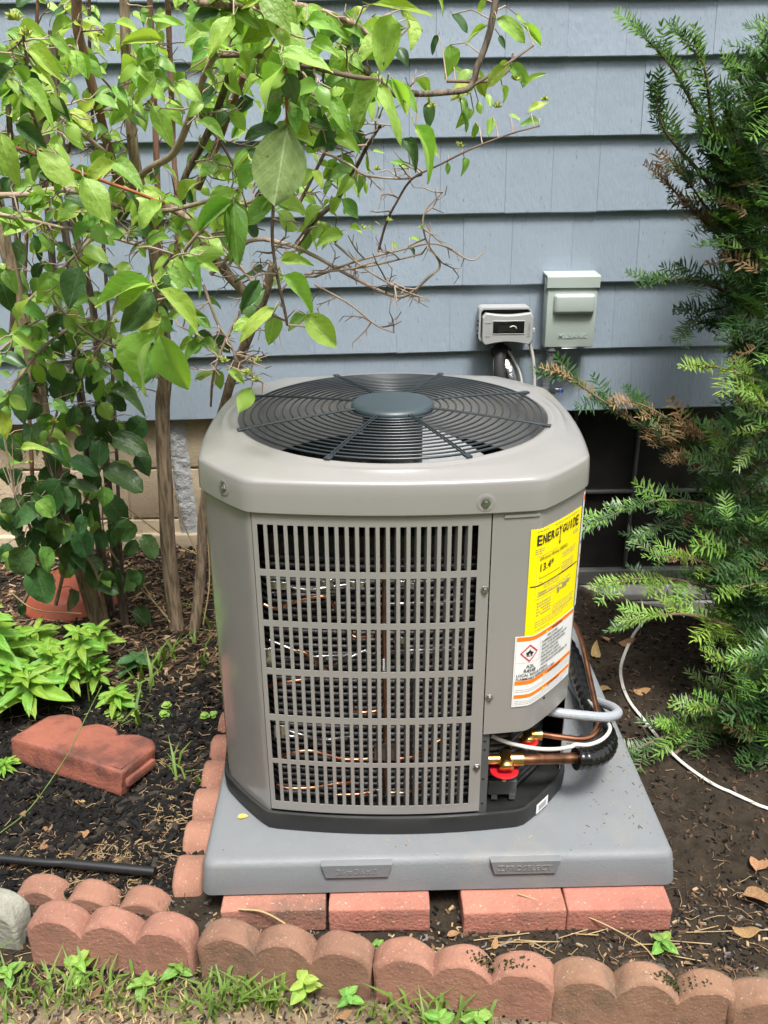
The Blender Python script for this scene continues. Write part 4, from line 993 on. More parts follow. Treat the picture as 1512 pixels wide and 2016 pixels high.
mb = MB(); mb.loft([rr_y(x0+.006, x1-.006, z0+.010, z1-.004, .012, YO+.021)[::-1]], cap0=False); mb.add(rr_y(x0+.006, x1-.006, z0+.010, z1-.004, .012, YO+.0195)[::-1], [tuple(range(24))]); mb.build('gasket', MT['tar'], oc)
# hinged cover with waisted top and bottom edges
cz0, cz1 = z0-.003, z1-.015; cx0, cx1 = x0+.012, x1+.001
win_ = (UY(971, 633, YO-.012), UY(1031, 656, YO-.012))
def cover_ring(ins, y, n=12):
    a = []
    for i in range(n+1): a.append(Vector((cx0+.010+ins+(cx1-cx0-.02-2*ins)*i/n, y, cz0+ins+.010*math.sin(math.pi*i/n))))
    for i in range(1, 5): a.append(Vector((cx1-.010-ins+.010*math.sin(i/8*math.pi), y, cz0+ins+.014*i/4)))
    a.append(Vector((cx1-ins*.4, y, cz1-.014)))
    for i in range(n+1): a.append(Vector((cx1-.010-ins-(cx1-cx0-.02-2*ins)*i/n, y, cz1-ins-.007*math.sin(math.pi*i/n))))
    a.append(Vector((cx0+ins*.4, y, cz1-.014)))
    for i in range(4, 0, -1): a.append(Vector((cx0+.010+ins-.010*math.sin(i/8*math.pi), y, cz0+ins+.014*i/4)))
    return a[::-1]
wr = rr_y(win_[0].x, win_[1].x, win_[1].z, win_[0].z, .004, YO-.014, 4)
cr = [cover_ring(0, YO+.018), cover_ring(0, YO-.010), cover_ring(.003, YO-.014)]
nC = len(cr[0]); cen = Vector(((win_[0].x+win_[1].x)/2, 0, (win_[0].z+win_[1].z)/2))
inner = []
hw, hh_ = (win_[1].x-win_[0].x)/2, (win_[0].z-win_[1].z)/2
for p in cr[2]:
    d = p-cen; k = min(hw/max(1e-6, abs(d.x)), hh_/max(1e-6, abs(d.z))); inner.append(Vector((cen.x+d.x*k, YO-.014, cen.z+d.z*k)))
mb = MB(); mb.loft(cr, smooth=False, cap1=True); cv = mb.build('cover', MT['outlet'], oc)
mb = MB(); mb.box((cen.x, YO-.0143, cen.z), (hw*2, .0022, hh_*2), bev=.0008); pn = mb.build('window', MT['window_dark'], cv)
mb = MB()
for q0, q1, w_, t_ in (((-hw-.002, hh_+.0015), (hw+.002, hh_+.0015), 0, 0), ((-hw-.002, -hh_-.0015), (hw+.002, -hh_-.0015), 0, 0), ((-hw-.0015, -hh_), (-hw-.0015, hh_), 0, 0), ((hw+.0015, -hh_), (hw+.0015, hh_), 0, 0)):
    mb.tube([Vector((cen.x+q0[0], YO-.0142, cen.z+q0[1])), Vector((cen.x+q1[0], YO-.0142, cen.z+q1[1]))], .0016, 6)
mb.build('window_rim', MT['outlet'], cv)
mb = MB(); mb.tube([Vector((cen.x+.004, YO-.0158, cen.z+.001)), Vector((cen.x+.014, YO-.016, cen.z+.005)), Vector((cen.x+.022, YO-.016, cen.z+.003)), Vector((cen.x+.026, YO-.0158, cen.z-.003))], .0022, 8); mb.build('plug', MT['white_cable'], cv)
vs, fs = text_polys('TAYMAC', .013, .0002, .0005, 'CENTER'); mb = MB(); mb.add([Vector((cx1-.010-v.y, YO-.0146-v.z, (cz0+cz1)/2+v.x)) for v in vs], fs); mb.build('raised_lettering', MT['outlet'], cv)
mb = MB()
for (dx) in (0, .014): mb.box((cx0+.016+dx*.5, YO-.0148, (cz0+cz1)/2), (.0015, .0012, .045-dx))
for dz in (-.022, .022): mb.box((cx0+.018, YO-.0148, (cz0+cz1)/2+dz), (.02, .0012, .0014))
mb.build('raised_rib', MT['outlet'], cv)
mb = MB(); mb.box((cx1+.005, YO+.005, (cz0+cz1)/2-.008), (.009, .012, .016), bev=.002); mb.build('latch', MT['outlet'], cv)
for dz in (.012, .027, .046, .061):
    mb = MB(); mb.box((x0-.0002, YO+.016, z0+dz+.012), (.003, .007, .007)); mb.build('knockout', MT['tar'], oc)
# cable and line set through the wall
line('outlet_cable', [(1043, 676, 1.655), (1050, 710, 1.65), (1052, 760, 1.65), (1050, 830, 1.64), (1048, 900, 1.62)], .0058, 'white_cable', 'white cable hanging from the outlet cover behind the unit top', 'cable')
ls = thing('wall_penetration', 'black sealed hole in the siding with wrapped pipes, under the outlet cover', 'pipe penetration', UY(985, 690, 1.69))
mb = MB(); w = [UY(985, 685, 1.70), UY(985, 697, 1.655), UY(984, 730, 1.62), UY(985, 800, 1.58), UY(990, 900, 1.5)]; mb.tube(spline(w, 6), .021, 12, bump=.25); mb.build('sealed_hose', MT['tar'], ls)
bm = bmesh.new(); bmesh.ops.create_icosphere(bm, subdivisions=3, radius=1); bm.verts.index_update(); q = UY(987, 692, 1.685)
mb = MB(); mb.add([q+Vector((v.co.x*.032*(1+.5*noise.noise(v.co*2)), v.co.y*.02, v.co.z*.026*(1+.5*noise.noise(v.co*2+Vector((3, 3, 3)))))) for v in bm.verts], [[v.index for v in f.verts] for f in bm.faces], 0, True); bm.free(); mb.build('sealant', MT['tar'], ls)
mb = MB(); w = [UY(994, 712, 1.64), UY(1005, 735, 1.62), UY(1015, 790, 1.60)]; mb.tube(spline(w, 5), .017, 12, bump=.3); mb.build('foil_wrap', MT['foil'], ls)
mb = MB(); w = [UY(1000, 690, 1.67), UY(1015, 715, 1.66), UY(1026, 745, 1.65), UY(1030, 800, 1.63)]; mb.tube(spline(w, 5), .0045, 8); mb.build('cable', MT['white_cable'], ls)
mb = MB(); w = [UY(978, 690, 1.67), UY(973, 715, 1.65), UY(974, 745, 1.64), UY(976, 800, 1.62)]; mb.tube(spline(w, 5), .004, 8); mb.build('cable', MT['white_cable'], ls)

# ------------------------------------------------------------------ leaves
def leaf_mesh(name, m, kind='ovate', fold=.22, droop=.25, twist=0, seed=0, serr=0):
    nu, hv = 8, 2; vs = []; fs = []
    for i in range(nu+1):
        t = i/nu
        if kind == 'ovate': w = 1.43*(t**.62)*((1-t)**.95)
        elif kind == 'round': w = 1.08*(t**.5)*((1-t)**.62)
        else: w = 1.68*(t**.9)*((1-t)**.85)
        for j in range(-hv, hv+1):
            y = w*j/hv
            if serr and abs(j) == hv: y *= 1+serr*(1 if i % 2 else -1)
            z = abs(y)*fold*1.2 - droop*t*t + .05*math.sin(t*(6+seed % 3)+seed+j*.8)*abs(j)/hv
            a = twist*t
            vs.append((t, y*math.cos(a), z+y*math.sin(a)))
    k = 2*hv+1
    for i in range(nu):
        for j in range(k-1): fs.append((i*k+j, (i+1)*k+j, (i+1)*k+j+1, i*k+j+1))
    mb = MB(); mb.add(vs, fs, 0, True)
    # stalk
    mb.tube([(-.16, 0, .03), (-.07, 0, .0), (.05, 0, 0)], .011, 4, 0, caps=False)
    return mb.mesh(name, m)
LM = {}
for key in ('leaf_light', 'leaf_mid', 'leaf_dark', 'leaf_yellow'):
    rl = random.Random(5)
    LM[key] = [leaf_mesh('leaf', MT[key], 'ovate', rl.uniform(-.15, .55), rl.uniform(.05, .5), rl.uniform(-.45, .45), k*1.7) for k in range(11)]
LM['vine'] = [leaf_mesh('leaf', MT['leaf_dark'], 'round', rf, dr_, tw, k, .035) for k, (rf, dr_, tw) in enumerate(((.15, .1, .2), (.25, .25, -.2), (.1, .3, .3)))]
LM['weed'] = [leaf_mesh('leaf', MT['leaf_weed'], 'lance', rf, dr_, 0, k, .06) for k, (rf, dr_) in enumerate(((.2, .15), (.3, .35), (.15, .5)))]
LM['clover'] = [leaf_mesh('leaf', MT['leaf_light'], 'round', .1, .1, 0, 1)]
def leaf_matrix(B, T, wr, up=.55, camw=.75, jit=.35):
    d = T-B; L_ = d.length; tocam = (CAM-B).normalized()
    n_ = tocam*camw + Vector((0, 0, up)) + Vector((rnd(-1, 1), rnd(-1, 1), rnd(-1, 1)))*jit
    Rm = basis(d, n_)
    M = Rm.to_4x4() @ Matrix.Diagonal((L_, L_*wr, L_, 1)); M.translation = B; return M
def join_instances(name, items, mats, parent):
    """many small leaves or sprigs as one mesh: items are (mesh, world matrix, material index)"""
    V = []; Fc = []; MI = []; base = 0; off = np.array(list(parent['_o'])); cache = {}
    for me, M, mi in items:
        if me.name not in cache:
            a = np.empty(len(me.vertices)*3, np.float32); me.vertices.foreach_get('co', a); cache[me.name] = (a.reshape(-1, 3), [tuple(p.vertices) for p in me.polygons])
        a, f = cache[me.name]; Mn = np.array(M); V.append(a @ Mn[:3, :3].T + Mn[:3, 3] - off)
        Fc += [tuple(k+base for k in q) for q in f]; MI += [mi]*len(f); base += len(a)
    me = bpy.data.meshes.new(name); me.from_pydata(np.vstack(V).tolist(), [], Fc)
    for m in mats: me.materials.append(m)
    me.polygons.foreach_set('material_index', MI); me.polygons.foreach_set('use_smooth', [True]*len(Fc)); me.update()
    o = bpy.data.objects.new(name, me); COL.objects.link(o); o.parent = parent; o['kind'] = 'stuff'; return o

# ------------------------------------------------------------------ shrub
shrub = thing('leafy_shrub', 'tall leafy shrub with brown stems and light green leaves arching over the unit', 'shrub', (-.75, 1.12, 0))
vine = thing('climbing_vine', 'dark green toothed vine climbing low among the shrub stems', 'vine', (-.95, 1.2, 0))
BR = []     # sampled branch points: px, py, Y
def stem(name, pts, r0, r1, m, parent=shrub, n=8, seg=5, bump=.25, keep=True):
    s = spline(pts, seg); w = [UY(*k) for k in s]; k = len(w)
    if pts[0][1] > 1150 and r0 > .01: w[0].z = min(w[0].z, -.01)
    mb = MB(); mb.tube(w, [r0+(r1-r0)*i/(k-1) for i in range(k)], n, bump=bump); o = mb.build(name, MT[m], parent)
    if keep: BR.extend([tuple(q) for q in s])
    return o
stem('stem', [(205, 1262, 1.145), (165, 1130, 1.13), (120, 980, 1.10), (85, 820, 1.07), (60, 690, 1.04), (38, 600, 1.02), (10, 480, 1.0), (-25, 300, .96)], .026, .015, 'bark', n=12)
stem('stem', [(352, 1265, 1.105), (338, 1150, 1.10), (325, 960, 1.08), (320, 820, 1.07), (326, 720, 1.06), (318, 600, 1.04), (300, 470, 1.02), (272, 350, 1.0), (258, 250, .98), (248, 100, .96), (242, -60, .94)], .024, .010, 'bark', n=12)
stem('stem', [(380, 1262, 1.087), (395, 1130, 1.09), (402, 1000, 1.08), (425, 870, 1.06), (452, 760, 1.02), (492, 655, .97), (520, 585, .93), (538, 520, .90)], .017, .010, 'bark', n=12)
stem('stem', [(250, 1245, 1.13), (228, 1110, 1.13), (212, 950, 1.12), (198, 780, 1.10), (182, 600, 1.08), (140, 420, 1.05), (118, 250, 1.02), (100, 60, 1.0)], .013, .007, 'bark_dark', n=10)
stem('stem', [(225, 1240, 1.22), (195, 1060, 1.2), (172, 880, 1.18), (150, 700, 1.16), (135, 500, 1.14), (90, 260, 1.1), (60, 60, 1.05)], .015, .008, 'bark_dark', n=10)
stem('stem', [(150, -40, .85), (152, 50, .88), (166, 110, .90), (190, 200, .93), (216, 300, .97), (240, 370, 1.0), (290, 470, 1.03)], .011, .011, 'bark_red', n=10)
stem('stem', [(293, -40, 1.1), (300, 100, 1.1), (306, 250, 1.1), (312, 420, 1.1), (318, 560, 1.08)], .007, .008, 'bark_red')
stem('stem', [(328, -40, 1.12), (335, 120, 1.12), (342, 300, 1.12), (350, 420, 1.1), (345, 560, 1.08)], .007, .007, 'bark_red')
stem('stem', [(20, 700, 1.2), (35, 500, 1.2), (22, 300, 1.15), (10, 100, 1.1)], .010, .007, 'bark_dark')
stem('stem', [(115, 640, 1.3), (95, 420, 1.3), (80, 250, 1.25), (110, 120, 1.2), (130, -20, 1.2)], .011, .008, 'bark_dark')
stem('stem', [(70, 1150, 1.25), (62, 900, 1.22), (48, 600, 1.18), (62, 300, 1.1), (75, -20, 1.05)], .007, .004, 'bark_red')
stem('stem', [(240, 1150, 1.3), (225, 800, 1.28), (205, 500, 1.22), (180, 200, 1.15), (175, -20, 1.1)], .006, .004, 'bark_dark')
BRANCHES = [
 ([(490, 582, .95), (440, 530, .95), (395, 470, .95), (357, 420, .97), (300, 395, 1.0)], .013, .012, 'bark'),
 ([(110, 225, .8), (160, 262, .84), (220, 312, .92), (252, 352, .98)], .004, .007, 'twig'),
 ([(238, 388, 1.0), (290, 335, .92), (345, 298, .85), (385, 200, .78), (402, 150, .74), (430, 95, .68), (462, 30, .62)], .009, .006, 'twig'),
 ([(360, 420, 1.0), (362, 355, .95), (410, 260, .9), (440, 180, .84), (465, 100, .78), (490, 10, .7)], .009, .007, 'bark_dark'),
 ([(388, 370, 1.0), (425, 290, .96), (455, 210, .9), (480, 150, .86)], .010, .008, 'bark_red'),
 ([(-20, 385, .8), (60, 382, .82), (110, 373, .84), (175, 383, .88), (250, 412, .96), (330, 414, .95), (420, 392, .9), (470, 372, .86)], .007, .005, 'twig'),
 ([(30, 290, .45), (100, 316, .47), (180, 348, .5), (270, 380, .52), (325, 402, .54)], .0028, .0036, 'twig_orange'),
 ([(-10, 420, .7), (60, 434, .72), (120, 448, .75), (182, 456, .8), (250, 476, .86), (330, 498, .9)], .004, .004, 'twig'),
 ([(55, 592, .7), (110, 540, .72), (160, 490, .76), (188, 458, .8)], .003, .004, 'twig'),
 ([(75, 530, .8), (120, 610, .85), (180, 660, .9), (240, 690, .95), (300, 720, 1.0)], .003, .004, 'twig'),
 ([(0, 690, .8), (60, 640, .82), (120, 610, .85)], .003, .003, 'twig'),
 ([(20, 770, .8), (70, 700, .85), (130, 650, .9), (160, 645, .95)], .004, .005, 'twig'),
 ([(390, 5, .1), (480, 14, .14), (560, 10, .2), (620, 18, .24), (700, 50, .28), (745, 90, .3)], .005, .005, 'bark'),
 ([(520, -30, .12), (545, 40, .14), (560, 110, .15), (563, 180, .16), (566, 243, .17)], .003, .0024, 'twig_orange'),
 ([(590, 120, .2), (595, 200, .25), (590, 260, .3)], .0045, .003, 'bark_dark'),
 ([(430, 110, .3), (510, 110, .24), (600, 130, .2), (690, 150, .22), (745, 160, .26), (780, 190, .28)], .004, .0035, 'twig_dark'),
 ([(978, -10, .5), (962, 70, .5), (940, 130, .5), (925, 172, .5), (880, 182, .48), (810, 184, .44), (760, 165, .36), (690, 120, .28)], .0065, .005, 'bark_dark'),
 ([(925, 172, .5), (970, 145, .5), (1010, 118, .52), (1050, 90, .54)], .0032, .0018, 'twig_dark'),
 ([(880, 160, .5), (960, 160, .52), (1000, 140, .55), (1010, 105, .56)], .003, .002, 'twig_dark'),
 ([(1062, 248, .75), (1010, 262, .72), (935, 290, .7), (870, 322, .7), (812, 352, .7), (780, 400, .72), (760, 440, .74), (745, 495, .76)], .0016, .003, 'twig_dark'),
 ([(415, 540, .93), (490, 475, .9), (560, 480, .88), (612, 500, .86), (680, 538, .84), (760, 578, .82), (800, 582, .8), (845, 545, .78), (866, 520, .78), (838, 470, .76), (835, 420, .76), (872, 378, .76)], .006, .0015, 'twig'),
 ([(585, 480, .85), (622, 432, .82), (665, 390, .8), (700, 330, .76), (725, 285, .72), (750, 245, .68)], .007, .003, 'bark_dark'),
 ([(590, 400, .8), (640, 300, .8), (668, 250, .78), (665, 200, .7), (690, 150, .6)], .004, .003, 'twig_dark'),
 ([(640, 300, .8), (690, 325, .76), (720, 345, .74), (790, 352, .72), (830, 345, .7)], .003, .002, 'twig'),
 ([(620, 545, .86), (700, 515, .82), (790, 492, .8), (860, 480, .78), (925, 512, .78), (952, 497, .78)], .003, .0015, 'twig'),
 ([(600, 540, .86), (720, 525, .8), (830, 500, .78)], .003, .002, 'twig'),
 ([(660, 480, .84), (720, 530, .8), (790, 570, .78), (845, 590, .78)], .003, .0015, 'twig'),
 ([(620, 560, .84), (690, 600, .82), (740, 640, .82), (775, 655, .8)], .003, .0015, 'twig'),
 ([(538, 405, .35), (536, 470, .33), (545, 540, .3), (562, 620, .28), (565, 640, .28)], .0032, .0026, 'twig_dark'),
 ([(500, 300, .3), (520, 360, .34), (538, 405, .35)], .003, .003, 'twig_dark'),
 ([(380, 430, .9), (420, 470, .86), (470, 520, .84), (500, 560, .84)], .004, .003, 'twig'),
 ([(318, 600, 1.04), (330, 560, .7), (345, 520, .55), (420, 430, .45), (500, 395, .42)], .005, .003, 'twig'),
 ([(318, 690, 1.0), (306, 650, .5), (308, 600, .42), (300, 560, .36), (340, 500, .32)], .005, .003, 'twig_dark'),
 ([(250, 520, .95), (230, 590, .9), (215, 640, .85), (190, 700, .82), (175, 715, .8)], .003, .002, 'twig_dark'),
 ([(150, 700, 1.16), (120, 780, 1.0), (105, 840, .92), (85, 880, .88)], .004, .002, 'twig_dark'),
 ([(470, 690, .98), (462, 700, .6), (470, 715, .40), (490, 735, .33), (505, 745, .31)], .004, .002, 'twig_dark'),
 ([(500, 560, .85), (470, 620, .85), (440, 680, .85), (420, 740, .85), (415, 800, .9)], .004, .003, 'twig'),
 ([(400, 560, .9), (430, 640, .9), (465, 700, .95)], .004, .003, 'twig'),
 ([(350, 640, .95), (400, 665, .92), (450, 690, .92)], .002, .002, 'twig'),
 ([(135, 300, .7), (145, 240, .62), (110, 200, .56), (60, 170, .5), (50, 100, .48), (45, 60, .46)], .0035, .0025, 'twig_dark'),
 ([(250, 210, .9), (180, 130, .8), (140, 90, .74)], .003, .002, 'twig'),
 ([(258, 200, .9), (300, 130, .75), (285, 60, .7)], .003, .002, 'twig'),
 ([(380, 210, .8), (440, 290, .8), (475, 360, .8)], .003, .003, 'twig_dark'),
 ([(270, 470, .95), (210, 420, .8), (150, 400, .7), (100, 330, .62)], .003, .002, 'twig'),
 ([(160, 560, 1.0), (130, 620, .92), (95, 660, .88)], .003, .002, 'twig_dark'),
 ([(-10, 130, .4), (30, 165, .42), (50, 190, .46), (100, 320, .55)], .003, .003, 'twig_dark'),
]
for pts, r0, r1, m in BRANCHES: stem('branch', pts, r0, r1, m, n=7, bump=.2)
vst = [([(215, 1245, 1.1), (190, 1130, 1.0), (140, 1050, .96), (110, 960, .94)], 'twig'), ([(250, 1200, 1.1), (235, 1080, 1.0), (215, 960, .98), (205, 850, 1.0), (195, 720, 1.02)], 'bark_dark'), ([(110, 1190, 1.05), (150, 1030, .98), (200, 920, .95)], 'twig'), ([(45, 1190, 1.0), (80, 1110, .95), (60, 1040, .92), (30, 980, .9)], 'twig')]
VB = []
for pts, m in vst:
    s = spline(pts, 5); mb = MB(); mb.tube([UY(*k) for k in s], [.006-.004*i/len(s) for i in range(len(s))], 6); mb.build('vine_stem', MT[m], vine); VB += [tuple(k) for k in s]

# small random twigs growing off the branches: one mass
tw = MB(); TW = []
base_br = list(BR)
for k in range(520):
    q = random.choice(base_br)
    if q[1] > 780 or q[0] > 900: continue
    a = rnd(0, 2*math.pi); l = rnd(25, 80); x, y, Y = q; pts = [(x, y, Y)]
    for j in range(3):
        a += rnd(-.5, .5); x += l/3*math.cos(a); y += l/3*math.sin(a)*.8-2; Y += rnd(-.03, .03); pts.append((x, y, Y))
        if rnd(0, 1) < .7:
            a2 = a+random.choice((-1, 1))*rnd(.5, 1.1); l2 = rnd(10, 28); tw.tube([UY(x, y, Y), UY(x+l2*math.cos(a2), y+l2*math.sin(a2), Y+rnd(-.02, .02))], [.0013, .0008], 4, random.choice((0, 0, 1)), caps=False)
    tw.tube([UY(*p_) for p_ in pts], [.0023, .0019, .0015, .0010], 5, random.choice((0, 0, 0, 1)), caps=False)
    TW.append(pts[-1])
o = tw.build('twigs', [MT['twig'], MT['twig_dark']], shrub); o['kind'] = 'stuff'

RA = (0, 0, 3.024); RB = (400, 0, 2.16); RC = (0, 560, 2.908)
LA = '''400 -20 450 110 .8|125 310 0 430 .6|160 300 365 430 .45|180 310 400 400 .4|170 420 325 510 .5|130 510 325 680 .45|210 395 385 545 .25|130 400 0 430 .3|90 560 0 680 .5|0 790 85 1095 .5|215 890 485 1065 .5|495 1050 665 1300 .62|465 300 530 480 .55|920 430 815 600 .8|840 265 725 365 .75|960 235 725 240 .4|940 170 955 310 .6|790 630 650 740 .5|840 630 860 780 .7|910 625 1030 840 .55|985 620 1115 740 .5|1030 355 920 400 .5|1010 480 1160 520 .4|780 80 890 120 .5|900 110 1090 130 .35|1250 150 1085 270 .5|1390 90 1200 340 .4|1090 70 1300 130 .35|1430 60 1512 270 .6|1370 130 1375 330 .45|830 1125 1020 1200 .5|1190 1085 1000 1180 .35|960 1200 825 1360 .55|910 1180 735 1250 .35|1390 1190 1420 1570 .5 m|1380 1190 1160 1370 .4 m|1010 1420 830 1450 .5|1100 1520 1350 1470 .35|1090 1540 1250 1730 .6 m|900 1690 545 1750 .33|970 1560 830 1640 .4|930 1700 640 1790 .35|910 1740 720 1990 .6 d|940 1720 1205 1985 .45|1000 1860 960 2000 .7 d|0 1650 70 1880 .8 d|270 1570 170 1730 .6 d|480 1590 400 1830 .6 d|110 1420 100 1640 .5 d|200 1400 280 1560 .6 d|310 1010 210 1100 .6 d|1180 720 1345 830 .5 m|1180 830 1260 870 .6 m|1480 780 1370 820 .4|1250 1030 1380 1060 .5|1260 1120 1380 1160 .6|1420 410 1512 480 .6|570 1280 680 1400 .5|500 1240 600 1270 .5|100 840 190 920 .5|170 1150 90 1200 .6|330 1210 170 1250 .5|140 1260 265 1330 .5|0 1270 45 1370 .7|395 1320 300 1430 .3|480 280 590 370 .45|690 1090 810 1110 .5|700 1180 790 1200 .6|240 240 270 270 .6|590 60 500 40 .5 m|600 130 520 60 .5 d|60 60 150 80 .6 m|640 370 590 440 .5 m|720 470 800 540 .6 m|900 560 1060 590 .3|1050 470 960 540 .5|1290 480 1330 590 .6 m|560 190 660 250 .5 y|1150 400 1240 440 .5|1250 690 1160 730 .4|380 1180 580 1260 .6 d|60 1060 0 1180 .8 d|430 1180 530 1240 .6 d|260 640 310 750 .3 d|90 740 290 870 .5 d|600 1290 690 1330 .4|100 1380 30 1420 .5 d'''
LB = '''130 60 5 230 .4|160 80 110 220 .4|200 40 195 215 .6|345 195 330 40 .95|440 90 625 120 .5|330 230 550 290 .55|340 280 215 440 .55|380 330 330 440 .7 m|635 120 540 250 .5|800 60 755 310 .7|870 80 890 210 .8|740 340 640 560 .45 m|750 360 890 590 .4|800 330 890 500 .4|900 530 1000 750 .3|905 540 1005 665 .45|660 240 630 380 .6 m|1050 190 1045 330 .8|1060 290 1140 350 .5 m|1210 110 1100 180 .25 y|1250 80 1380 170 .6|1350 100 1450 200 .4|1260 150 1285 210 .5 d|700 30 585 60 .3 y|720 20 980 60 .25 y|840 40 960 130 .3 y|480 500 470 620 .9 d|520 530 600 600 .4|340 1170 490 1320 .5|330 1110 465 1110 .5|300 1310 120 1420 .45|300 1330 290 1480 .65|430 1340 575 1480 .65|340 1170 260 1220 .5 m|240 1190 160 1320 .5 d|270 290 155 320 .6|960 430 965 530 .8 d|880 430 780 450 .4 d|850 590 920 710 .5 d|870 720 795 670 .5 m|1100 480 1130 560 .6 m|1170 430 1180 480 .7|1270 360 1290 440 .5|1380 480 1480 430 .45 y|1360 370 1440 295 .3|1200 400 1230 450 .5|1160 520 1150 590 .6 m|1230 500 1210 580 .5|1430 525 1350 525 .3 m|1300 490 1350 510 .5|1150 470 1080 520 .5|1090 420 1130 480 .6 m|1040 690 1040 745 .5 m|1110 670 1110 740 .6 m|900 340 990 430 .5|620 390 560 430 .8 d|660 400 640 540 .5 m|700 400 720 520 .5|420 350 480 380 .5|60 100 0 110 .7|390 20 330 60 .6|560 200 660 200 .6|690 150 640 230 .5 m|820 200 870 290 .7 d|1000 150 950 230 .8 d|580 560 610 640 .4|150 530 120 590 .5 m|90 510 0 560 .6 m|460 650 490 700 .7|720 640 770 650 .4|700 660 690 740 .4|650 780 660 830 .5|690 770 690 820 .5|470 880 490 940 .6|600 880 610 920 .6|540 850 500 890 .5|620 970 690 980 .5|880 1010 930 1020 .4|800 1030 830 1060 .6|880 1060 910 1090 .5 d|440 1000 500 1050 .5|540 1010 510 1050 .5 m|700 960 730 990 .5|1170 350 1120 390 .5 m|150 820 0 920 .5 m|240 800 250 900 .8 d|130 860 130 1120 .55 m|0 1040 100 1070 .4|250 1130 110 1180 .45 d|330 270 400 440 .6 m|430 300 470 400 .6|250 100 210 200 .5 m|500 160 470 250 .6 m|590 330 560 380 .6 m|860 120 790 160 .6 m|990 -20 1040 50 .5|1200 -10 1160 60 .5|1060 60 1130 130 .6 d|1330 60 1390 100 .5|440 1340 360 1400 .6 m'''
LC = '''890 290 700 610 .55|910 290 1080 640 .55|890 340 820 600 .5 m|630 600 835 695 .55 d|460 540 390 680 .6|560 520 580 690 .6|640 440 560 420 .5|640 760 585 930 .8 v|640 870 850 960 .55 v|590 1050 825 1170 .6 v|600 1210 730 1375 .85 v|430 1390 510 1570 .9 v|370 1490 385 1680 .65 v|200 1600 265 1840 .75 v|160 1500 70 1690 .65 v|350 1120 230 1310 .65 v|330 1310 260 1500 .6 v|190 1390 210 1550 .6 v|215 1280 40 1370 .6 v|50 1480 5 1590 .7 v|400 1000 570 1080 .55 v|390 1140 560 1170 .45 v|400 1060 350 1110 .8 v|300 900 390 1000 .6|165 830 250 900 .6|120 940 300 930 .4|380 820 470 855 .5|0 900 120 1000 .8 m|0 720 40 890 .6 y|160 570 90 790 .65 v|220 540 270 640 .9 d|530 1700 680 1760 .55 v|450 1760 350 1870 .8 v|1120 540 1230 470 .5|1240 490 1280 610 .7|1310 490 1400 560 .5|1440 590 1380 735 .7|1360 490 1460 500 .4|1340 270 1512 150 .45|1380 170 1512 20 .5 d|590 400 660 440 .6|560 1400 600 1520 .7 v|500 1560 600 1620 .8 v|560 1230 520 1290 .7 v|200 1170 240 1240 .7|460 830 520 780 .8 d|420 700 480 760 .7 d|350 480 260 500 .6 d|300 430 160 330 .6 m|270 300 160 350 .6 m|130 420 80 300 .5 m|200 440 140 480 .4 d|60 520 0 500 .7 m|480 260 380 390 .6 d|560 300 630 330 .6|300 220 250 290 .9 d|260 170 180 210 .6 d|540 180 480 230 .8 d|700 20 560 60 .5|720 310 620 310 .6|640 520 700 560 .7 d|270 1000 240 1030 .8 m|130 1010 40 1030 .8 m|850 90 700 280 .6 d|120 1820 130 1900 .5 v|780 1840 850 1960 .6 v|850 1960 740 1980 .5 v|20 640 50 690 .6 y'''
def parse(t, rg):
    for it in t.replace('\n', '').split('|'):
        q = it.split(); x0, y0, x1, y1, w_ = map(float, q[:5]); yield (rg[0]+x0/rg[2], rg[1]+y0/rg[2], rg[0]+x1/rg[2], rg[1]+y1/rg[2], w_, q[5] if len(q) > 5 else 'l')
MAPK = {'l': 'leaf_light', 'm': 'leaf_mid', 'd': 'leaf_dark', 'y': 'leaf_yellow', 'v': 'vine'}
BRA = np.array(BR); VBA = np.array(VB)
pet = MB(); items = []; vitems = []
for (x0, y0, x1, y1, w_, k) in list(parse(LA, RA))+list(parse(LB, RB))+list(parse(LC, RC)):
    arr = VBA if k == 'v' else BRA
    d = np.hypot(arr[:, 0]-x0, arr[:, 1]-y0); ln = math.hypot(x1-x0, y1-y0)
    want = F_PX*.080/max(ln, 12)*.92-1.317          # depth at which the leaf would be about 8 cm long
    i = int(np.argmin(d+60*np.abs(arr[:, 2]-want))); q = arr[i]
    Y = q[2]+max(-.28, min(.20, want-q[2]))*(.6 if k != 'v' else .2)+rnd(-.02, .02)
    if 440 < x0 < 560 and 690 < y0 < 830: Y = rnd(.28, .33); q = min((b for b in BR if b[2] < .5 and b[1] > 690), key=lambda b: math.hypot(b[0]-x0, b[1]-y0))
    B, T = UY(x0, y0, Y), UY(x1, y1, Y+rnd(-.03, .02))
    me = random.choice(LM[MAPK[k]])
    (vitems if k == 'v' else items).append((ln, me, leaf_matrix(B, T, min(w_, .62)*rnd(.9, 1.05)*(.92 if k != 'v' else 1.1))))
    Q = UY(*q)
    if (Q-B).length < .28: (pet).tube([Q, Q.lerp(B, .5)+Vector((0, 0, .012)), B], [.0015, .0012, .0010], 4, caps=False)
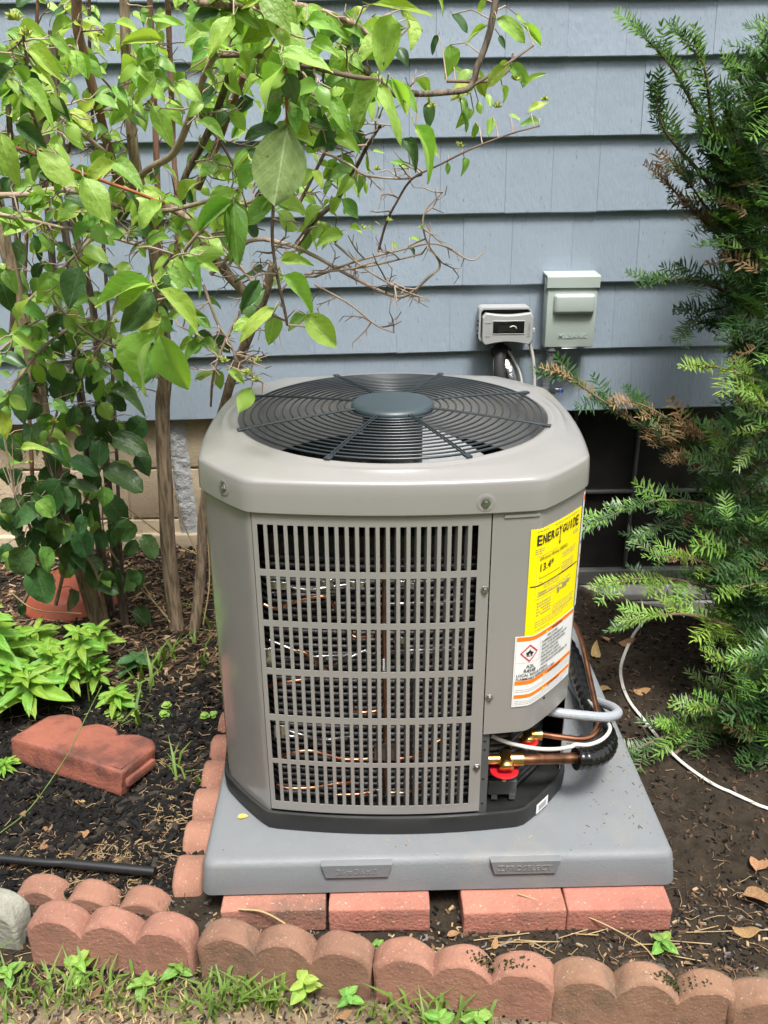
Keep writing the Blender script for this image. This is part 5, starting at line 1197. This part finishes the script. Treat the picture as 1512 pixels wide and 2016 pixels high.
for q in [random.choice(VB) for _ in range(95)]+[(rnd(-20, 250), rnd(690, 1010), rnd(.9, 1.05)) for _ in range(60)]:
    x, y, Y = q[0]+rnd(-55, 55), q[1]+rnd(-45, 30), q[2]+rnd(-.10, .06); ln = rnd(.05, .075)*F_PX/(Y+1.45)
    if y > 1130: continue
    a = math.pi/2+rnd(-.9, .9); k = random.choice(('vine', 'vine', 'leaf_mid', 'leaf_dark'))
    B = UY(x, y, Y); M = leaf_matrix(B, UY(x+ln*math.cos(a), y+ln*math.sin(a), Y+rnd(-.02, .02)), rnd(.6, .8)); vitems.append((ln, random.choice(LM[k]), M))
    i = int(np.argmin(np.hypot(VBA[:, 0]-x, VBA[:, 1]-y))); Q = UY(*VBA[i])
    if (Q-B).length < .25: pet.tube([Q, Q.lerp(B, .5)+Vector((0, 0, .012)), B], [.0015, .0012, .0010], 4, caps=False)
# the hero leaf hanging from the red twig, underside to the camera
B, T = UY(566, 245, .17), UY(540, 405, .13); hero = leaf_mesh('leaf', MT['leaf_under'], 'ovate', -.6, .05, .12, 3)
items.append((999, hero, leaf_matrix(B, T, .70, -.2, 1, .05)))
# filler leaves on twig ends and branches
def dens(x, y):
    if x < 420 and y < 230: return .9
    if x < 420 and y < 720: return .42 if x > 130 else .6
    if x < 800 and y < 260: return .9
    if 400 < x < 720 and y < 480: return .35
    if x > 900 and y < 330: return .25
    if x < 300 and y < 900: return .6
    return 0
pool = TW+[random.choice(BR) for _ in range(900)]
for q in pool:
    if rnd(0, 1) > dens(q[0], q[1]): continue
    x, y, Y = q[0]+rnd(-12, 12), q[1]+rnd(-12, 12), q[2]+rnd(-.04, .10)
    sz = F_PX/(Y+1.45)
    for sd in (-1, 1):
        if rnd(0, 1) < .25: continue
        ln = rnd(.045, .078)*sz; a = math.pi/2-sd*rnd(.35, 1.3)
        k = random.choices(['leaf_light', 'leaf_mid', 'leaf_dark', 'leaf_yellow'], (.5, .3, .12, .08))[0]
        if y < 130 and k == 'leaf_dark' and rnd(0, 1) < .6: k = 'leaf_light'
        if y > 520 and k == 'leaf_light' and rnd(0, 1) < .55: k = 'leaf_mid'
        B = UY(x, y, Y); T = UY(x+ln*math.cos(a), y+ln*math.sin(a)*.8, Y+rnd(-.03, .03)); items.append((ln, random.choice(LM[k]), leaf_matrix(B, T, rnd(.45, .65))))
items.sort(key=lambda t: -t[0])
for ln, me, M in items[:300]: place(me, 'leaf', shrub, M)
order = ['leaf_light', 'leaf_mid', 'leaf_dark', 'leaf_yellow']
if items[300:]: join_instances('foliage', [(me, M, order.index(me.materials[0].name)) for ln, me, M in items[300:]], [MT[k] for k in order], shrub)
for ln, me, M in vitems: place(me, 'leaf', vine, M)
o = pet.build('petioles', MT['twig'], shrub); o['kind'] = 'stuff'
# yellow-green bud clusters
def bud_mesh():
    mb = MB()
    for k in range(15):
        t = rnd(0, 2*math.pi); e = rnd(.2, 1.3); d = Vector((math.cos(t)*math.cos(e), math.sin(t)*math.cos(e), math.sin(e))); l = rnd(.6, 1)
        mb.tube([d*.1, d*.55*l, d*l], [.05, .13, .01], 5, caps=False)
    return mb.mesh('bud_cluster', MT['bud'])
BUD = [bud_mesh() for _ in range(3)]
for (px, py, s) in ((30, 40, .022), (50, 70, .020), (12, 165, .022), (35, 170, .020), (118, 78, .018), (192, 72, .018), (222, 100, .016), (200, 528, .019), (228, 532, .017), (155, 690, .018), (180, 712, .02), (165, 672, .014), (108, 832, .02), (58, 912, .016), (228, 635, .016), (441, 713, .015), (507, 712, .013), (505, 752, .016), (488, 735, .012), (1013, 158, .016), (1072, 198, .015), (980, 212, .015), (850, 212, .014), (110, 60, .014), (68, 62, .018), (742, 335, .014), (715, 450, .012), (765, 435, .012), (470, 355, .012), (905, 290, .014), (830, 450, .012), (20, 130, .018)):
    d = np.hypot(BRA[:, 0]-px, BRA[:, 1]-py); Y = BRA[int(np.argmin(d)), 2]-.02
    if 430 < px < 520 and 690 < py < 760: Y = .30
    place(random.choice(BUD), 'bud_cluster', shrub, Matrix.Translation(UY(px, py, Y)) @ Matrix.Rotation(rnd(0, 6), 4, 'Z') @ Matrix.Scale(s, 4))

# ------------------------------------------------------------------ yew
yew = thing('yew_bush', 'dark green yew with some browned sprays reaching in from the right', 'yew', (1.15, 1.0, 0))
def sprig_mesh(seed):
    rg = random.Random(seed); mb = MB(); n = 11; cur = rg.uniform(.05, .16); side_c = rg.uniform(-.12, .12)
    P = lambda t: Vector((t, side_c*t*t, -cur*t*t))
    for i in range(n):
        t = .06+.94*i/(n-1)+rg.uniform(-.02, .02); p = P(t)
        for sd in (-1, 1):
            l = (.34+.06*math.sin(math.pi*t))*rg.uniform(.62, 1.2)*(1 if t < .8 else 1-(t-.8)*2.2); a = R_(rg.uniform(32, 80))-(R_(30)*max(0, t-.75)/.25)
            d = Vector((math.cos(a), sd*math.sin(a), rg.uniform(-.15, .55))).normalized(); w = .030*rg.uniform(.8, 1.15)
            e = d.cross(Vector((0, 0, 1))).normalized()*w; m_ = p+d*l*.5+Vector((0, 0, .012))
            mb.add([p-e*.5, p+e*.5, m_+e, p+d*l, m_-e], [(0, 1, 2, 4), (4, 2, 3)], 0, False)
    mb.tube([P(t) for t in (0, .25, .5, .75, 1)], [.011, .010, .009, .008, .005], 5, 1, caps=False)
    return mb
SP = {k: [sprig_mesh(s).mesh('sprig', [MT[k], MT['yew_wood'] if k != 'yew_light' else MT['yew_light']]) for s in range(5)] for k in ('yew_green', 'yew_light', 'yew_brown')}
sprigs = []; bm_ = []
YB = [  # px, py, Y polylines from the inside out, colour weights (green, light, brown)
 ([(1540, 620, 1.1), (1470, 470, 1.0), (1420, 340, .9), (1370, 220, .82), (1320, 130, .78), (1262, 68, .74)], (3, 4, 0)),
 ([(1470, 470, 1.0), (1420, 330, .88), (1400, 230, .82), (1385, 130, .78), (1345, 80, .76)], (4, 2, 0)),
 ([(1440, 420, .95), (1370, 330, .86), (1310, 260, .82), (1290, 190, .80)], (5, 1, 0)),
 ([(1540, 300, .9), (1500, 220, .85), (1450, 150, .82)], (5, 2, 0)),
 ([(1540, 420, .9), (1480, 330, .84), (1440, 250, .8), (1430, 210, .78)], (3, 4, 0)),
 ([(1540, 460, .9), (1490, 380, .8), (1460, 320, .76)], (1, 6, 0)),
 ([(1520, 560, 1.0), (1420, 470, .92), (1350, 400, .88), (1300, 345, .86)], (3, 0, 3)),
 ([(1480, 500, .95), (1400, 420, .9), (1350, 350, .9)], (3, 0, 2)),
 ([(1540, 640, 1.0), (1440, 580, .92), (1360, 550, .88), (1290, 555, .85)], (6, 1, 0)),
 ([(1480, 600, 1.0), (1400, 610, .92), (1355, 640, .9)], (6, 0, 0)),
 ([(1540, 700, 1.0), (1470, 640, .92), (1400, 640, .9)], (6, 0, 0)),
 ([(1540, 780, .8), (1480, 745, .72), (1420, 725, .68), (1382, 722, .66)], (1, 6, 0)),
 ([(1540, 830, .7), (1500, 790, .6), (1470, 740, .56)], (1, 6, 0)),
 ([(1540, 990, 1.0), (1420, 930, .92), (1330, 880, .86), (1250, 830, .82), (1180, 785, .80), (1130, 750, .8), (1098, 738, .8)], (6, 0, 3)),
 ([(1420, 930, .92), (1350, 850, .86), (1270, 800, .82), (1230, 790, .8)], (5, 0, 3)),
 ([(1540, 960, .95), (1450, 900, .9), (1370, 850, .86)], (2, 0, 6)),
 ([(1540, 1020, .95), (1450, 950, .88), (1380, 910, .84), (1340, 905, .82)], (1, 0, 7)),
 ([(1540, 1050, .9), (1420, 1000, .82), (1310, 985, .78), (1240, 1000, .76), (1175, 1028, .74)], (4, 4, 0)),
 ([(1400, 1000, .82), (1330, 1020, .8), (1270, 1050, .78)], (5, 1, 1)),
 ([(1540, 1190, .8), (1440, 1130, .72), (1360, 1100, .68), (1300, 1095, .66)], (2, 5, 1)),
 ([(1540, 1210, .8), (1430, 1165, .72), (1320, 1140, .68), (1250, 1140, .66), (1195, 1147, .64)], (3, 4, 0)),
 ([(1540, 1290, .75), (1440, 1235, .66), (1350, 1210, .62), (1280, 1215, .6), (1245, 1225, .6)], (1, 6, 0)),
 ([(1540, 1260, .75), (1460, 1250, .66), (1400, 1250, .62)], (1, 5, 0)),
 ([(1540, 1400, .7), (1460, 1365, .62), (1400, 1355, .6)], (5, 1, 0)),
 ([(1540, 1450, .62), (1440, 1425, .54), (1340, 1440, .48), (1260, 1470, .46), (1205, 1490, .45)], (5, 2, 0)),
 ([(1400, 1430, .5), (1320, 1490, .45), (1260, 1530, .42), (1235, 1560, .42)], (5, 1, 0)),
 ([(1540, 1530, .6), (1480, 1495, .54), (1420, 1440, .5), (1340, 1430, .48)], (5, 1, 0)),
 ([(1540, 1580, .55), (1490, 1555, .5), (1465, 1560, .5)], (5, 1, 0)),
 ([(1560, 1470, .62), (1480, 1420, .54), (1420, 1395, .5), (1370, 1400, .48)], (5, 2, 0)),
 ([(1560, 1330, .66), (1480, 1310, .58), (1420, 1300, .54)], (4, 3, 0)),
 ([(1560, 1560, .5), (1490, 1530, .44), (1440, 1540, .42)], (5, 1, 0)),
 ([(1560, 1500, .56), (1490, 1470, .5), (1430, 1480, .47)], (5, 1, 0)),
 ([(1560, 1180, .72), (1500, 1150, .64), (1450, 1160, .6)], (2, 4, 0)),
 ([(1540, 880, .75), (1500, 850, .7), (1480, 880, .68)], (1, 5, 0)),
 ([(1540, 240, .85), (1510, 170, .8), (1490, 130, .78)], (5, 1, 0)),
]
def put_sprig(p, d, L_, k, up, near):
    M = basis(d, up).to_4x4() @ Matrix.Diagonal((L_, L_*rnd(.85, 1.1), L_, 1)); M.translation = p; sprigs.append((near, random.choice(SP[k]), M))
KS = ('yew_green', 'yew_light', 'yew_brown')
for pts, wts in YB:
    s = [UY(*k) for k in spline(pts, 6)]; mb = MB(); n = len(s)
    mb.tube(s, [.0065-.0052*i/(n-1) for i in range(n)], 6); mb.build('branch', MT['yew_wood'], yew)
    acc = 0
    for i in range(1, n):
        acc += (s[i]-s[i-1]).length; d = (s[i]-s[i-1]).normalized()
        tip = i/(n-1)
        while acc > .017:
            acc -= .017
            up = (CAM-s[i]).normalized()*rnd(.3, .9)+Vector((0, 0, rnd(.4, 1.1)))+Vector((rnd(-.3, .3), 0, 0))
            if tip > .45 and rnd(0, 1) < .45: put_sprig(s[i], d+Vector((rnd(-.1, .1), rnd(-.1, .1), rnd(-.1, .1))), rnd(.06, .075), random.choices(KS, wts)[0], up, s[i].y); continue
            side = d.cross(up).normalized()*random.choice((-1, 1)); dd = d*rnd(.6, 1.1)+side*rnd(.35, .9)+Vector((0, 0, rnd(-.12, .15)))
            put_sprig(s[i]+Vector((rnd(-.005, .005), rnd(-.005, .005), 0)), dd, rnd(.055, .10)*(1.1-.35*tip), random.choices(KS, wts)[0], up, s[i].y)
    put_sprig(s[-1]-d*.03, d, .075, random.choices(KS, wts)[0], (CAM-s[-1]).normalized()*.7+Vector((0, 0, .7)), s[-1].y)
# the mass behind
LB_ = [(0, 1545), (100, 1480), (200, 1440), (300, 1405), (400, 1390), (500, 1430), (600, 1400), (700, 1440), (760, 1460), (850, 1400), (900, 1370), (1000, 1390), (1100, 1385), (1200, 1400), (1300, 1450), (1400, 1440), (1500, 1450), (1600, 1540)]
mass = []
for k in range(3400):
    y = rnd(40, 1620); xl = np.interp(y, [a for a, b in LB_], [b for a, b in LB_]); x = xl+36+abs(random.gauss(0, 1))*110
    if x > 1800: continue
    Y = rnd(.72, 1.5) if y < 1000 else (rnd(.62, 1.25) if y < 1280 else rnd(.38, .75))
    p = UY(x, y, Y)
    if p.z < .03 or p.y > 1.62: continue
    d = Vector((rnd(-1, .25), rnd(-.9, .4), rnd(-.25, .55))); up = Vector((rnd(-.4, .4), rnd(-.7, 0), rnd(.4, 1)))
    kk = random.choices(KS, (9, 1.6, .5))[0]
    mass.append((Y, random.choice(SP[kk]), basis(d, up).to_4x4() @ Matrix.Diagonal((rnd(.065, .10),)*3+(1,)), p))
for Y, me, M, p in mass: M.translation = p; sprigs.append((Y+1, me, M))
for pts in ([(1640, 1500, .95), (1600, 1200, 1.0), (1580, 900, 1.05), (1560, 600, 1.05), (1530, 300, 1.0)], [(1660, 1450, 1.1), (1560, 1250, 1.0), (1500, 1150, .9), (1480, 1050, .85)], [(1600, 1100, 1.1), (1520, 900, 1.05), (1480, 760, 1.0), (1470, 600, 1.0)], [(1560, 900, 1.2), (1470, 800, 1.2), (1450, 650, 1.15), (1440, 500, 1.05)]):
    s = [UY(*k) for k in spline(pts, 6)]; s[0].z = min(s[0].z, 0) if pts[0][1] > 1400 else s[0].z; mb = MB(); mb.tube(s, [.022-.014*i/len(s) for i in range(len(s))], 10, bump=.2); mb.build('trunk', MT['bark_dark'], yew)
sprigs.sort(key=lambda t: t[0])
for Y, me, M in sprigs[:300]: place(me, 'sprig', yew, M)
yo = ['yew_green', 'yew_light', 'yew_brown']
join_instances('needles', [(me, M, yo.index(me.materials[0].name)) for Y, me, M in sprigs[300:]], [MT[k] for k in yo], yew)

# ------------------------------------------------------------------ weeds, seedlings, grass
def gpt(px, py):
    p = UZ(px, py, 0); p.z = gh(p.x, p.y); return p
def plant(name, label, cat, base, nl, ln, kind, hgt, group=None, whorls=2, spread=.8, wr=.4, lean=(0, 0)):
    t = thing(name, label, cat, base, group); mb = MB(); top = base+Vector((lean[0], lean[1], hgt))
    mb.tube([base-Vector((0, 0, .01)), base.lerp(top, .5)+Vector((rnd(-.004, .004), 0, 0)), top], [.0022, .0019, .0012], 6); mb.build('stem', MT['grass'], t)
    for w_ in range(whorls):
        p = base.lerp(top, 1-.35*w_/max(1, whorls-1)*(1 if whorls > 1 else 0)); a0 = rnd(0, 6)
        for k in range(nl):
            a = a0+2*math.pi*k/nl+rnd(-.25, .25); e = rnd(.05, .55)*spread if w_ else rnd(.15, .8)*spread
            d = Vector((math.cos(a)*math.cos(e), math.sin(a)*math.cos(e), math.sin(e))); L_ = ln*rnd(.75, 1.15)*(1+.25*w_)
            M = basis(d, Vector((0, 0, 1))+Vector((0, -.4, 0))).to_4x4() @ Matrix.Diagonal((L_, L_*wr, L_, 1)); M.translation = p
            place(random.choice(LM[kind]), 'leaf', t, M)
    return t
WEEDS = [(72, 1430, .10, .062, 'big bright green weed rosette with toothed leaves just above the loose red block'), (150, 1400, .11, .045, 'bright green weed right above the humps of the loose red block'),
 (178, 1395, .17, .040, 'tall thin bright weed standing behind the right end of the weed patch'), (25, 1420, .12, .06, 'bright green weed with long leaves above the left end of the loose red block'),
 (112, 1390, .12, .042, 'medium bright weed in the middle of the weed patch'), (235, 1412, .05, .036, 'low small bright weed at the right end of the patch near the clovers'), (10, 1400, .20, .065, 'tallest bright weed with lance leaves at the left frame edge'),
 (55, 1375, .14, .05, 'bright weed behind the big rosette on the left of the patch'), (205, 1325, .10, .040, 'bright weed at the back of the patch beside the leaning shrub stem'), (160, 1345, .08, .04, 'bright weed at the back of the patch in front of the terracotta saucer'),
 (-10, 1440, .11, .06, 'bright weed cut by the left frame edge beside the loose block'), (200, 1385, .09, .034, 'small bright weed between the tall thin weed and the clovers'), (85, 1335, .10, .05, 'bright weed farthest back at the left below the terracotta saucer')]
for (px, py, hgt, ln, lab) in WEEDS:
    plant('weed', lab, 'weed', gpt(px, py), 7, ln*1.08, 'weed', hgt*1.3, 'bright green weeds beside the mulch', 3, .8, .36)
p = gpt(272, 1330); plant('seedling', 'dark green shrub seedling with four pointed leaves between the stems and the unit', 'seedling', p, 4, .055, 'vine', .055, None, 2, .3, .5)
plant('weed', 'small grey green weed with narrow leaves at the left edge beside the loose red block', 'weed', gpt(14, 1530), 8, .024, 'weed', .03, None, 4, .9, .25)
for (px, py) in ((225, 1400), (245, 1410), (235, 1425), (255, 1390), (270, 1420), (325, 1420), (405, 1428), (420, 1420), (330, 1405), (215, 1420)):
    plant('clover', 'tiny clover plant with round green leaves near the loose red block', 'clover', gpt(px, py), 4, .012, 'clover', .02, 'tiny clovers beside the mulch', 2, .4, .95)
SEED = [((160, 1925), .04, .034, 'yellow green round leaved seedling in front of the pinkish edging block, left one'), ((355, 1925), .034, .03, 'small yellow green seedling at the right end of the pinkish edging block'), ((600, 1975), .055, .036, 'tallest green seedling in front of the grey stained edging block'), ((688, 1985), .035, .028, 'compact green seedling with six round leaves before the second edging block joint'),
        ((865, 2030), .03, .03, 'seedling with pale leaves at the bottom edge in front of the mossy edging block'), ((940, 2025), .03, .03, 'seedling at the bottom edge near the middle, right of the pale one'), ((1302, 1872), .032, .030, 'light green four leaved seedling in the soil near the last red brick'), ((20, 1930), .03, .028, 'small seedling at the bottom left corner by the grey block'), ((742, 1868), .02, .016, 'tiny bright seedling in the gap behind the front border'), ((283, 1950), .02, .03, 'pale toothed seedling in the grass before the pinkish block')]
for (q, h_, l_, lab) in SEED: plant('seedling', lab, 'seedling', gpt(*q), 3, l_*.85, 'leaf_light' if l_ > .03 else 'leaf_mid', h_, 'seedlings along the front border', 2, .55, .62)
# grass blades along the front: one mass
def blades(name, spots, n, m, hmin, hmax, spread):
    mb = MB()
    for (px, py) in spots:
        c = gpt(px, py)
        for k in range(n):
            x, y = c.x+random.gauss(0, spread), c.y+random.gauss(0, spread*.6); b = Vector((x, y, gh(x, y)-.003)); h = rnd(hmin, hmax); a = rnd(0, 2*math.pi); w = rnd(.0012, .0026)*(.7+h*12)
            l = Vector((math.cos(a), math.sin(a), 0)); e = Vector((-l.y, l.x, 0))*w; c1, c2 = b+l*h*.18+Vector((0, 0, h*.55)), b+l*h*rnd(.45, .9)+Vector((0, 0, h*rnd(.55, .9)))
            mb.add([b-e, b+e, c1+e*.9, c1-e*.9, c2], [(0, 1, 2, 3), (3, 2, 4)], 0, True)
    o = mb.build(name, MT[m]); o['kind'] = 'stuff'; return o
sp = [(rnd(60, 520), rnd(1925, 2010)) for _ in range(34)]+[(500+rnd(-30, 60), 1960+rnd(-10, 30)) for _ in range(10)]+[(750+rnd(-40, 30), 2010) for _ in range(5)]+[(rnd(-40, 60), rnd(1900, 2010)) for _ in range(8)]+[(rnd(820, 1000), rnd(2000, 2040)) for _ in range(6)]
blades('grass', sp, 5, 'grass', .02, .085, .022)
blades('dry_grass', [(rnd(-40, 620), rnd(1920, 2040)) for _ in range(60)]+[(rnd(280, 420), rnd(1270, 1440)) for _ in range(14)], 8, 'straw', .008, .03, .03)
blades('tall_grass', [(rnd(270, 330), rnd(1300, 1440)) for _ in range(7)]+[(rnd(330, 420), rnd(1200, 1330)) for _ in range(4)]+[(375, 1545), (355, 1530)], 4, 'grass', .05, .14, .015)
# long dry stalks near the stems and on the soil
mb = MB()
for pts in ([(250, 1000, 1.2), (330, 1060, 1.15), (395, 1095, 1.15)], [(345, 975, 1.1), (365, 1040, 1.1), (400, 1110, 1.08)], [(180, 850, 1.15), (200, 960, 1.12), (215, 1080, 1.1), (330, 1215, 1.05)], [(410, 1060, 1.05), (412, 1150, 1.03), (400, 1230, 1.0)], [(270, 1130, 1.15), (300, 1180, 1.1), (335, 1225, 1.05)], [(20, 1165, 1.0), (70, 1200, .98), (160, 1208, 1.0)]): mb.tube([UY(*k) for k in spline(pts, 5)], .0022, 5)
pts = [(1020, 1760, .06), (1100, 1785, .045), (1180, 1815, .03), (1260, 1858, .02), (1290, 1890, .015)]; mb.tube([UZ(*k) for k in spline(pts, 6)], .0016, 5)
pts = [(470, 1790, .06), (520, 1796, .06), (580, 1830, .04), (380, 1785, .03)]; mb.tube([UZ(*k) for k in spline(pts[:3], 5)], .0022, 5)
for k in range(16):
    c = gpt(rnd(900, 1480), rnd(1830, 1880)); a = rnd(-.6, .6); mb.tube([c+Vector((0, 0, .006)), c+Vector((math.cos(a)*rnd(.03, .12), math.sin(a)*.05, .008))], .0012, 4)
o = mb.build('dry_stalks', MT['straw']); o['kind'] = 'stuff'
mb = MB(); mb.tube([UZ(*k) for k in spline([(0, 1640, .03), (60, 1590, .05), (130, 1490, .11), (165, 1420, .16), (200, 1350, .18)], 6)], .0012, 5); o = mb.build('grass_stem', MT['grass'], None, 'base'); tag(o, 'long thin green grass stem leaning across the loose red block', 'grass stem')

# ------------------------------------------------------------------ mulch, litter and fallen leaves
def chips(name, n, reg, m, size, flat=.35, lift=.004, mi=None, mats=None):
    mb = MB(); c = 0
    while c < n:
        x, y = rnd(reg[0], reg[1]), rnd(reg[2], reg[3])
        if ((x-WELL[0])/WELL[2])**2+((y-WELL[1])/WELL[3])**2 < 1.05: c += 1; continue
        if (-.445 < x < .475 and .004 < y < .93) or (-.48 < x < -.44 and .06 < y < .93): c += 1; continue
        s = rnd(*size); M = Matrix.Rotation(rnd(0, 6.3), 3, 'Z') @ Matrix.Rotation(rnd(-.5, .5), 3, 'X') @ Matrix.Rotation(rnd(-.4, .4), 3, 'Y')
        mb.box((x, y, gh(x, y)+lift*rnd(.3, 1.6)), (s, s*rnd(.18, .42), s*flat*rnd(.4, 1)), M, random.randrange(len(mats)) if mats else 0); c += 1
    o = mb.build(name, mats or MT[m]); o['kind'] = 'stuff'; return o
chips('mulch', 7000, (-1.25, -.50, .06, .78), None, (.006, .034), .3, .007, mats=[MT['mulch']]*11+[MT['crumb'], MT['crumb']])
chips('bark_litter', 4200, (-1.5, -.40, .72, 1.72), None, (.007, .028), .18, .007, mats=[MT['litter'], MT['litter'], MT['mulch'], MT['crumb'], MT['litter_pale']])
chips('soil_crumbs', 3800, (.44, 1.3, -.25, 1.6), None, (.003, .012), .6, .003, mats=[MT['crumb'], MT['mulch'], MT['crumb'], MT['mulch'], MT['litter']])
chips('border_debris', 5200, (-.85, .75, -.42, .04), None, (.003, .014), .4, .003, mats=[MT['crumb'], MT['crumb'], MT['crumb'], MT['litter'], MT['mulch'], MT['litter'], MT['pebble'], MT['litter_pale']])
def strands(name, n, reg, mats, ln, r=.0008):
    mb = MB()
    for k in range(n):
        if callable(reg): x, y = reg()
        else: x, y = rnd(reg[0], reg[1]), rnd(reg[2], reg[3])
        if -.475 < x < .475 and -.07 < y < .92: continue
        if ((x-WELL[0])/WELL[2])**2+((y-WELL[1])/WELL[3])**2 < 1.05: continue
        a = rnd(0, 6.3); p = Vector((x, y, gh(x, y)+rnd(.002, .010))); pts = [p]; l = rnd(*ln)
        for j in range(3): a += rnd(-.8, .8); p = p+Vector((math.cos(a), math.sin(a), rnd(-.25, .3)))*l/3; p.z = max(p.z, gh(p.x, p.y)+.001); pts.append(p)
        mb.tube(pts, r, 3, random.randrange(len(mats)), caps=False)
    o = mb.build(name, [MT[k] for k in mats]); o['kind'] = 'stuff'; return o
def clump():
    c = random.choice(((-.62, .17), (-.72, .13), (-.85, .16), (-.60, .11), (-.95, .13), (-.58, .35), (-.62, .45), (-.56, .25), (-.68, .09), (-1.0, .2))); return c[0]+random.gauss(0, .045), c[1]+random.gauss(0, .025)
strands('conifer_litter', 1700, clump, ('litter_pale', 'litter', 'straw'), (.015, .05), .0009)
strands('fallen_needles', 1300, (.44, 1.25, -.2, 1.3), ('litter', 'litter', 'crumb', 'litter_pale'), (.008, .028), .0007)
strands('mulch_litter', 700, (-1.2, -.50, .08, .75), ('litter_pale', 'litter', 'straw', 'litter'), (.012, .05), .0009)
strands('root_litter', 900, (-.85, .8, -.4, .05), ('litter', 'straw', 'litter_pale'), (.01, .05), .0008)
strands('straw_litter', 900, (-1.3, -.45, .55, 1.6), ('litter', 'straw', 'litter_pale'), (.02, .09), .0010)
DL = [leaf_mesh('dry_leaf', MT['dry_leaf'], 'ovate', f_, d_, t_, k) for k, (f_, d_, t_) in enumerate(((.5, .3, .4), (-.3, -.4, .6), (.2, .5, -.5)))]
def fallen(px, py, ln, ang, label, group, m=None, z=None, name='fallen_leaf', wr=.5):
    p = gpt(px, py) if z is None else UZ(px, py, z)
    o = bpy.data.objects.new(name, random.choice(DL)); COL.objects.link(o); o.location = p+Vector((0, 0, .010 if z is None else .003))
    o.rotation_euler = (rnd(-.35, .35) if z is None else .05, rnd(-.2, .15) if z is None else 0, ang); o.scale = (ln, ln*wr, ln*.7 if z is None else ln*.2)
    if m:
        me = DL[0].copy(); me.materials.clear(); me.materials.append(MT[m]); o.data = me
    return tag(o, label, 'fallen leaf', group)
for (x, y, l, a, lab) in ((118, 1590, .05, .6, 'pale tan dead leaf on the black mulch below the loose red block'), (150, 1592, .045, -.3, 'tan dead leaf beside a paler one on the mulch below the loose red block'), (82, 1690, .055, .9, 'yellowish dead leaf lying across the black pipe'),
  (100, 1655, .04, 2, 'curled dead leaf on the mulch just behind the leaf on the pipe'), (150, 1650, .05, -.6, 'long tan dead leaf on the mulch behind the black pipe'), (118, 1697, .04, .4, 'small tan leaf against the middle of the black pipe'), (30, 1640, .04, 1.2, 'dead leaf on the mulch near the left frame edge behind the pipe')):
    fallen(x, y, l, a, lab, 'tan dead leaves on the black mulch')
for (x, y, l, a, lab) in ((20, 1718, .055, .2, 'reddish brown dead leaf in front of the black pipe at the left frame edge'), (48, 1712, .045, -.5, 'smaller brown dead leaf touching the half buried block below the pipe')):
    fallen(x, y, l, a, lab, 'dead leaves behind the half buried block')
for (x, y, l, a, lab) in ((1182, 1262, .06, -.7, 'large brown dead leaf on the soil by the upper bend of the copper pipe'), (1172, 1302, .06, 1.3, 'curled upright brown leaf at the back edge of the pad'), (1217, 1278, .05, .1, 'brown dead leaf beside the white cable where it curves'), (1180, 1372, .04, .5, 'small brown leaf at the pad edge near the grey conduit loop'),
  (1245, 1372, .045, -.2, 'brown leaf on the soil touching the inner side of the white cable'), (1485, 1735, .075, 1.0, 'largest dry brown leaf on the soil at the right frame edge'), (1460, 1775, .06, -.4, 'flat brown leaf below the largest one near the right frame edge'), (1440, 1830, .05, -.5, 'curled leaf on the soil at the right, nearest the front border'), (1345, 1900, .03, .2, 'small brown leaf behind the brownish edging block'), (970, 1876, .025, 1.1, 'little tan leaf behind the mossy edging block'), (880, 1850, .03, .3, 'dead leaf in the open gap between the red bricks')):
    fallen(x, y, l, a, lab, 'brown dead leaves on the soil')
fallen(468, 1611, .022, .2, 'small yellow leaf lying flat on the pad near its left corner', None, 'yellow_leaf', PT, wr=.6)
fallen(620, 1637, .020, 1.2, 'tiny yellow leaf against the black base of the unit', None, 'yellow_leaf', PT, wr=.5)
fallen(172, 1970, .03, .3, 'orange dead leaf in the grass in front of the pinkish block', None)
fallen(660, 2010, .03, .3, 'pale dry leaf in the soil at the bottom edge', None)
# a scatter of needles and specks on the pad
mb = MB()
for k in range(170):
    x, y = rnd(-.44, .45), rnd(.012, .5)
    if -.46 < x < .30 and y > .07: 
        if x > -.43: x = rnd(.30, .45)
    a = rnd(0, 3.14); l = rnd(.002, .012) if rnd(0, 1) < .4 else rnd(.001, .003); mb.box((x, y, PT+.0008), (l, .0014, .001), Matrix.Rotation(a, 3, 'Z'), random.randrange(2))
o = mb.build('pad_litter', [MT['litter'], MT['straw']]); o['kind'] = 'stuff'

# ------------------------------------------------------------------ unseen trees across the garden: reflected in glossy paint, raised to darken upright faces
mb = MB()
for k in range(2600):
    x = rnd(-22, 22); y = -13-abs(x)*.05+rnd(-1.5, 1.5); top = 11+3*N3(x*.25, 2)+1.6*N3(x*.9, 5); z = rnd(0, 1)*top
    s = rnd(.4, 1.1); M = Matrix.Rotation(rnd(0, 6), 3, 'Z') @ Matrix.Rotation(rnd(-1, 1), 3, 'X')
    mb.box((x, y, z), (s, s*.7, s*.5), M)
for k in range(1300):  # left row added to darken the reflection in the corner panel
    y = rnd(-13, 6); x = -9+rnd(-1.5, 1.5); top = 9+2.5*N3(y*.25, 8)+1.4*N3(y*.9, 15); z = rnd(0, 1)*top; s = rnd(.4, 1.0)
    mb.box((x, y, z), (s, s*.7, s*.5), Matrix.Rotation(rnd(0, 6), 3, 'Z') @ Matrix.Rotation(rnd(-1, 1), 3, 'X'))
o = mb.build('treeline', MT['tree_far']); o['kind'] = 'stuff'
for o in COL.objects:
    if '_o' in o: del o['_o']
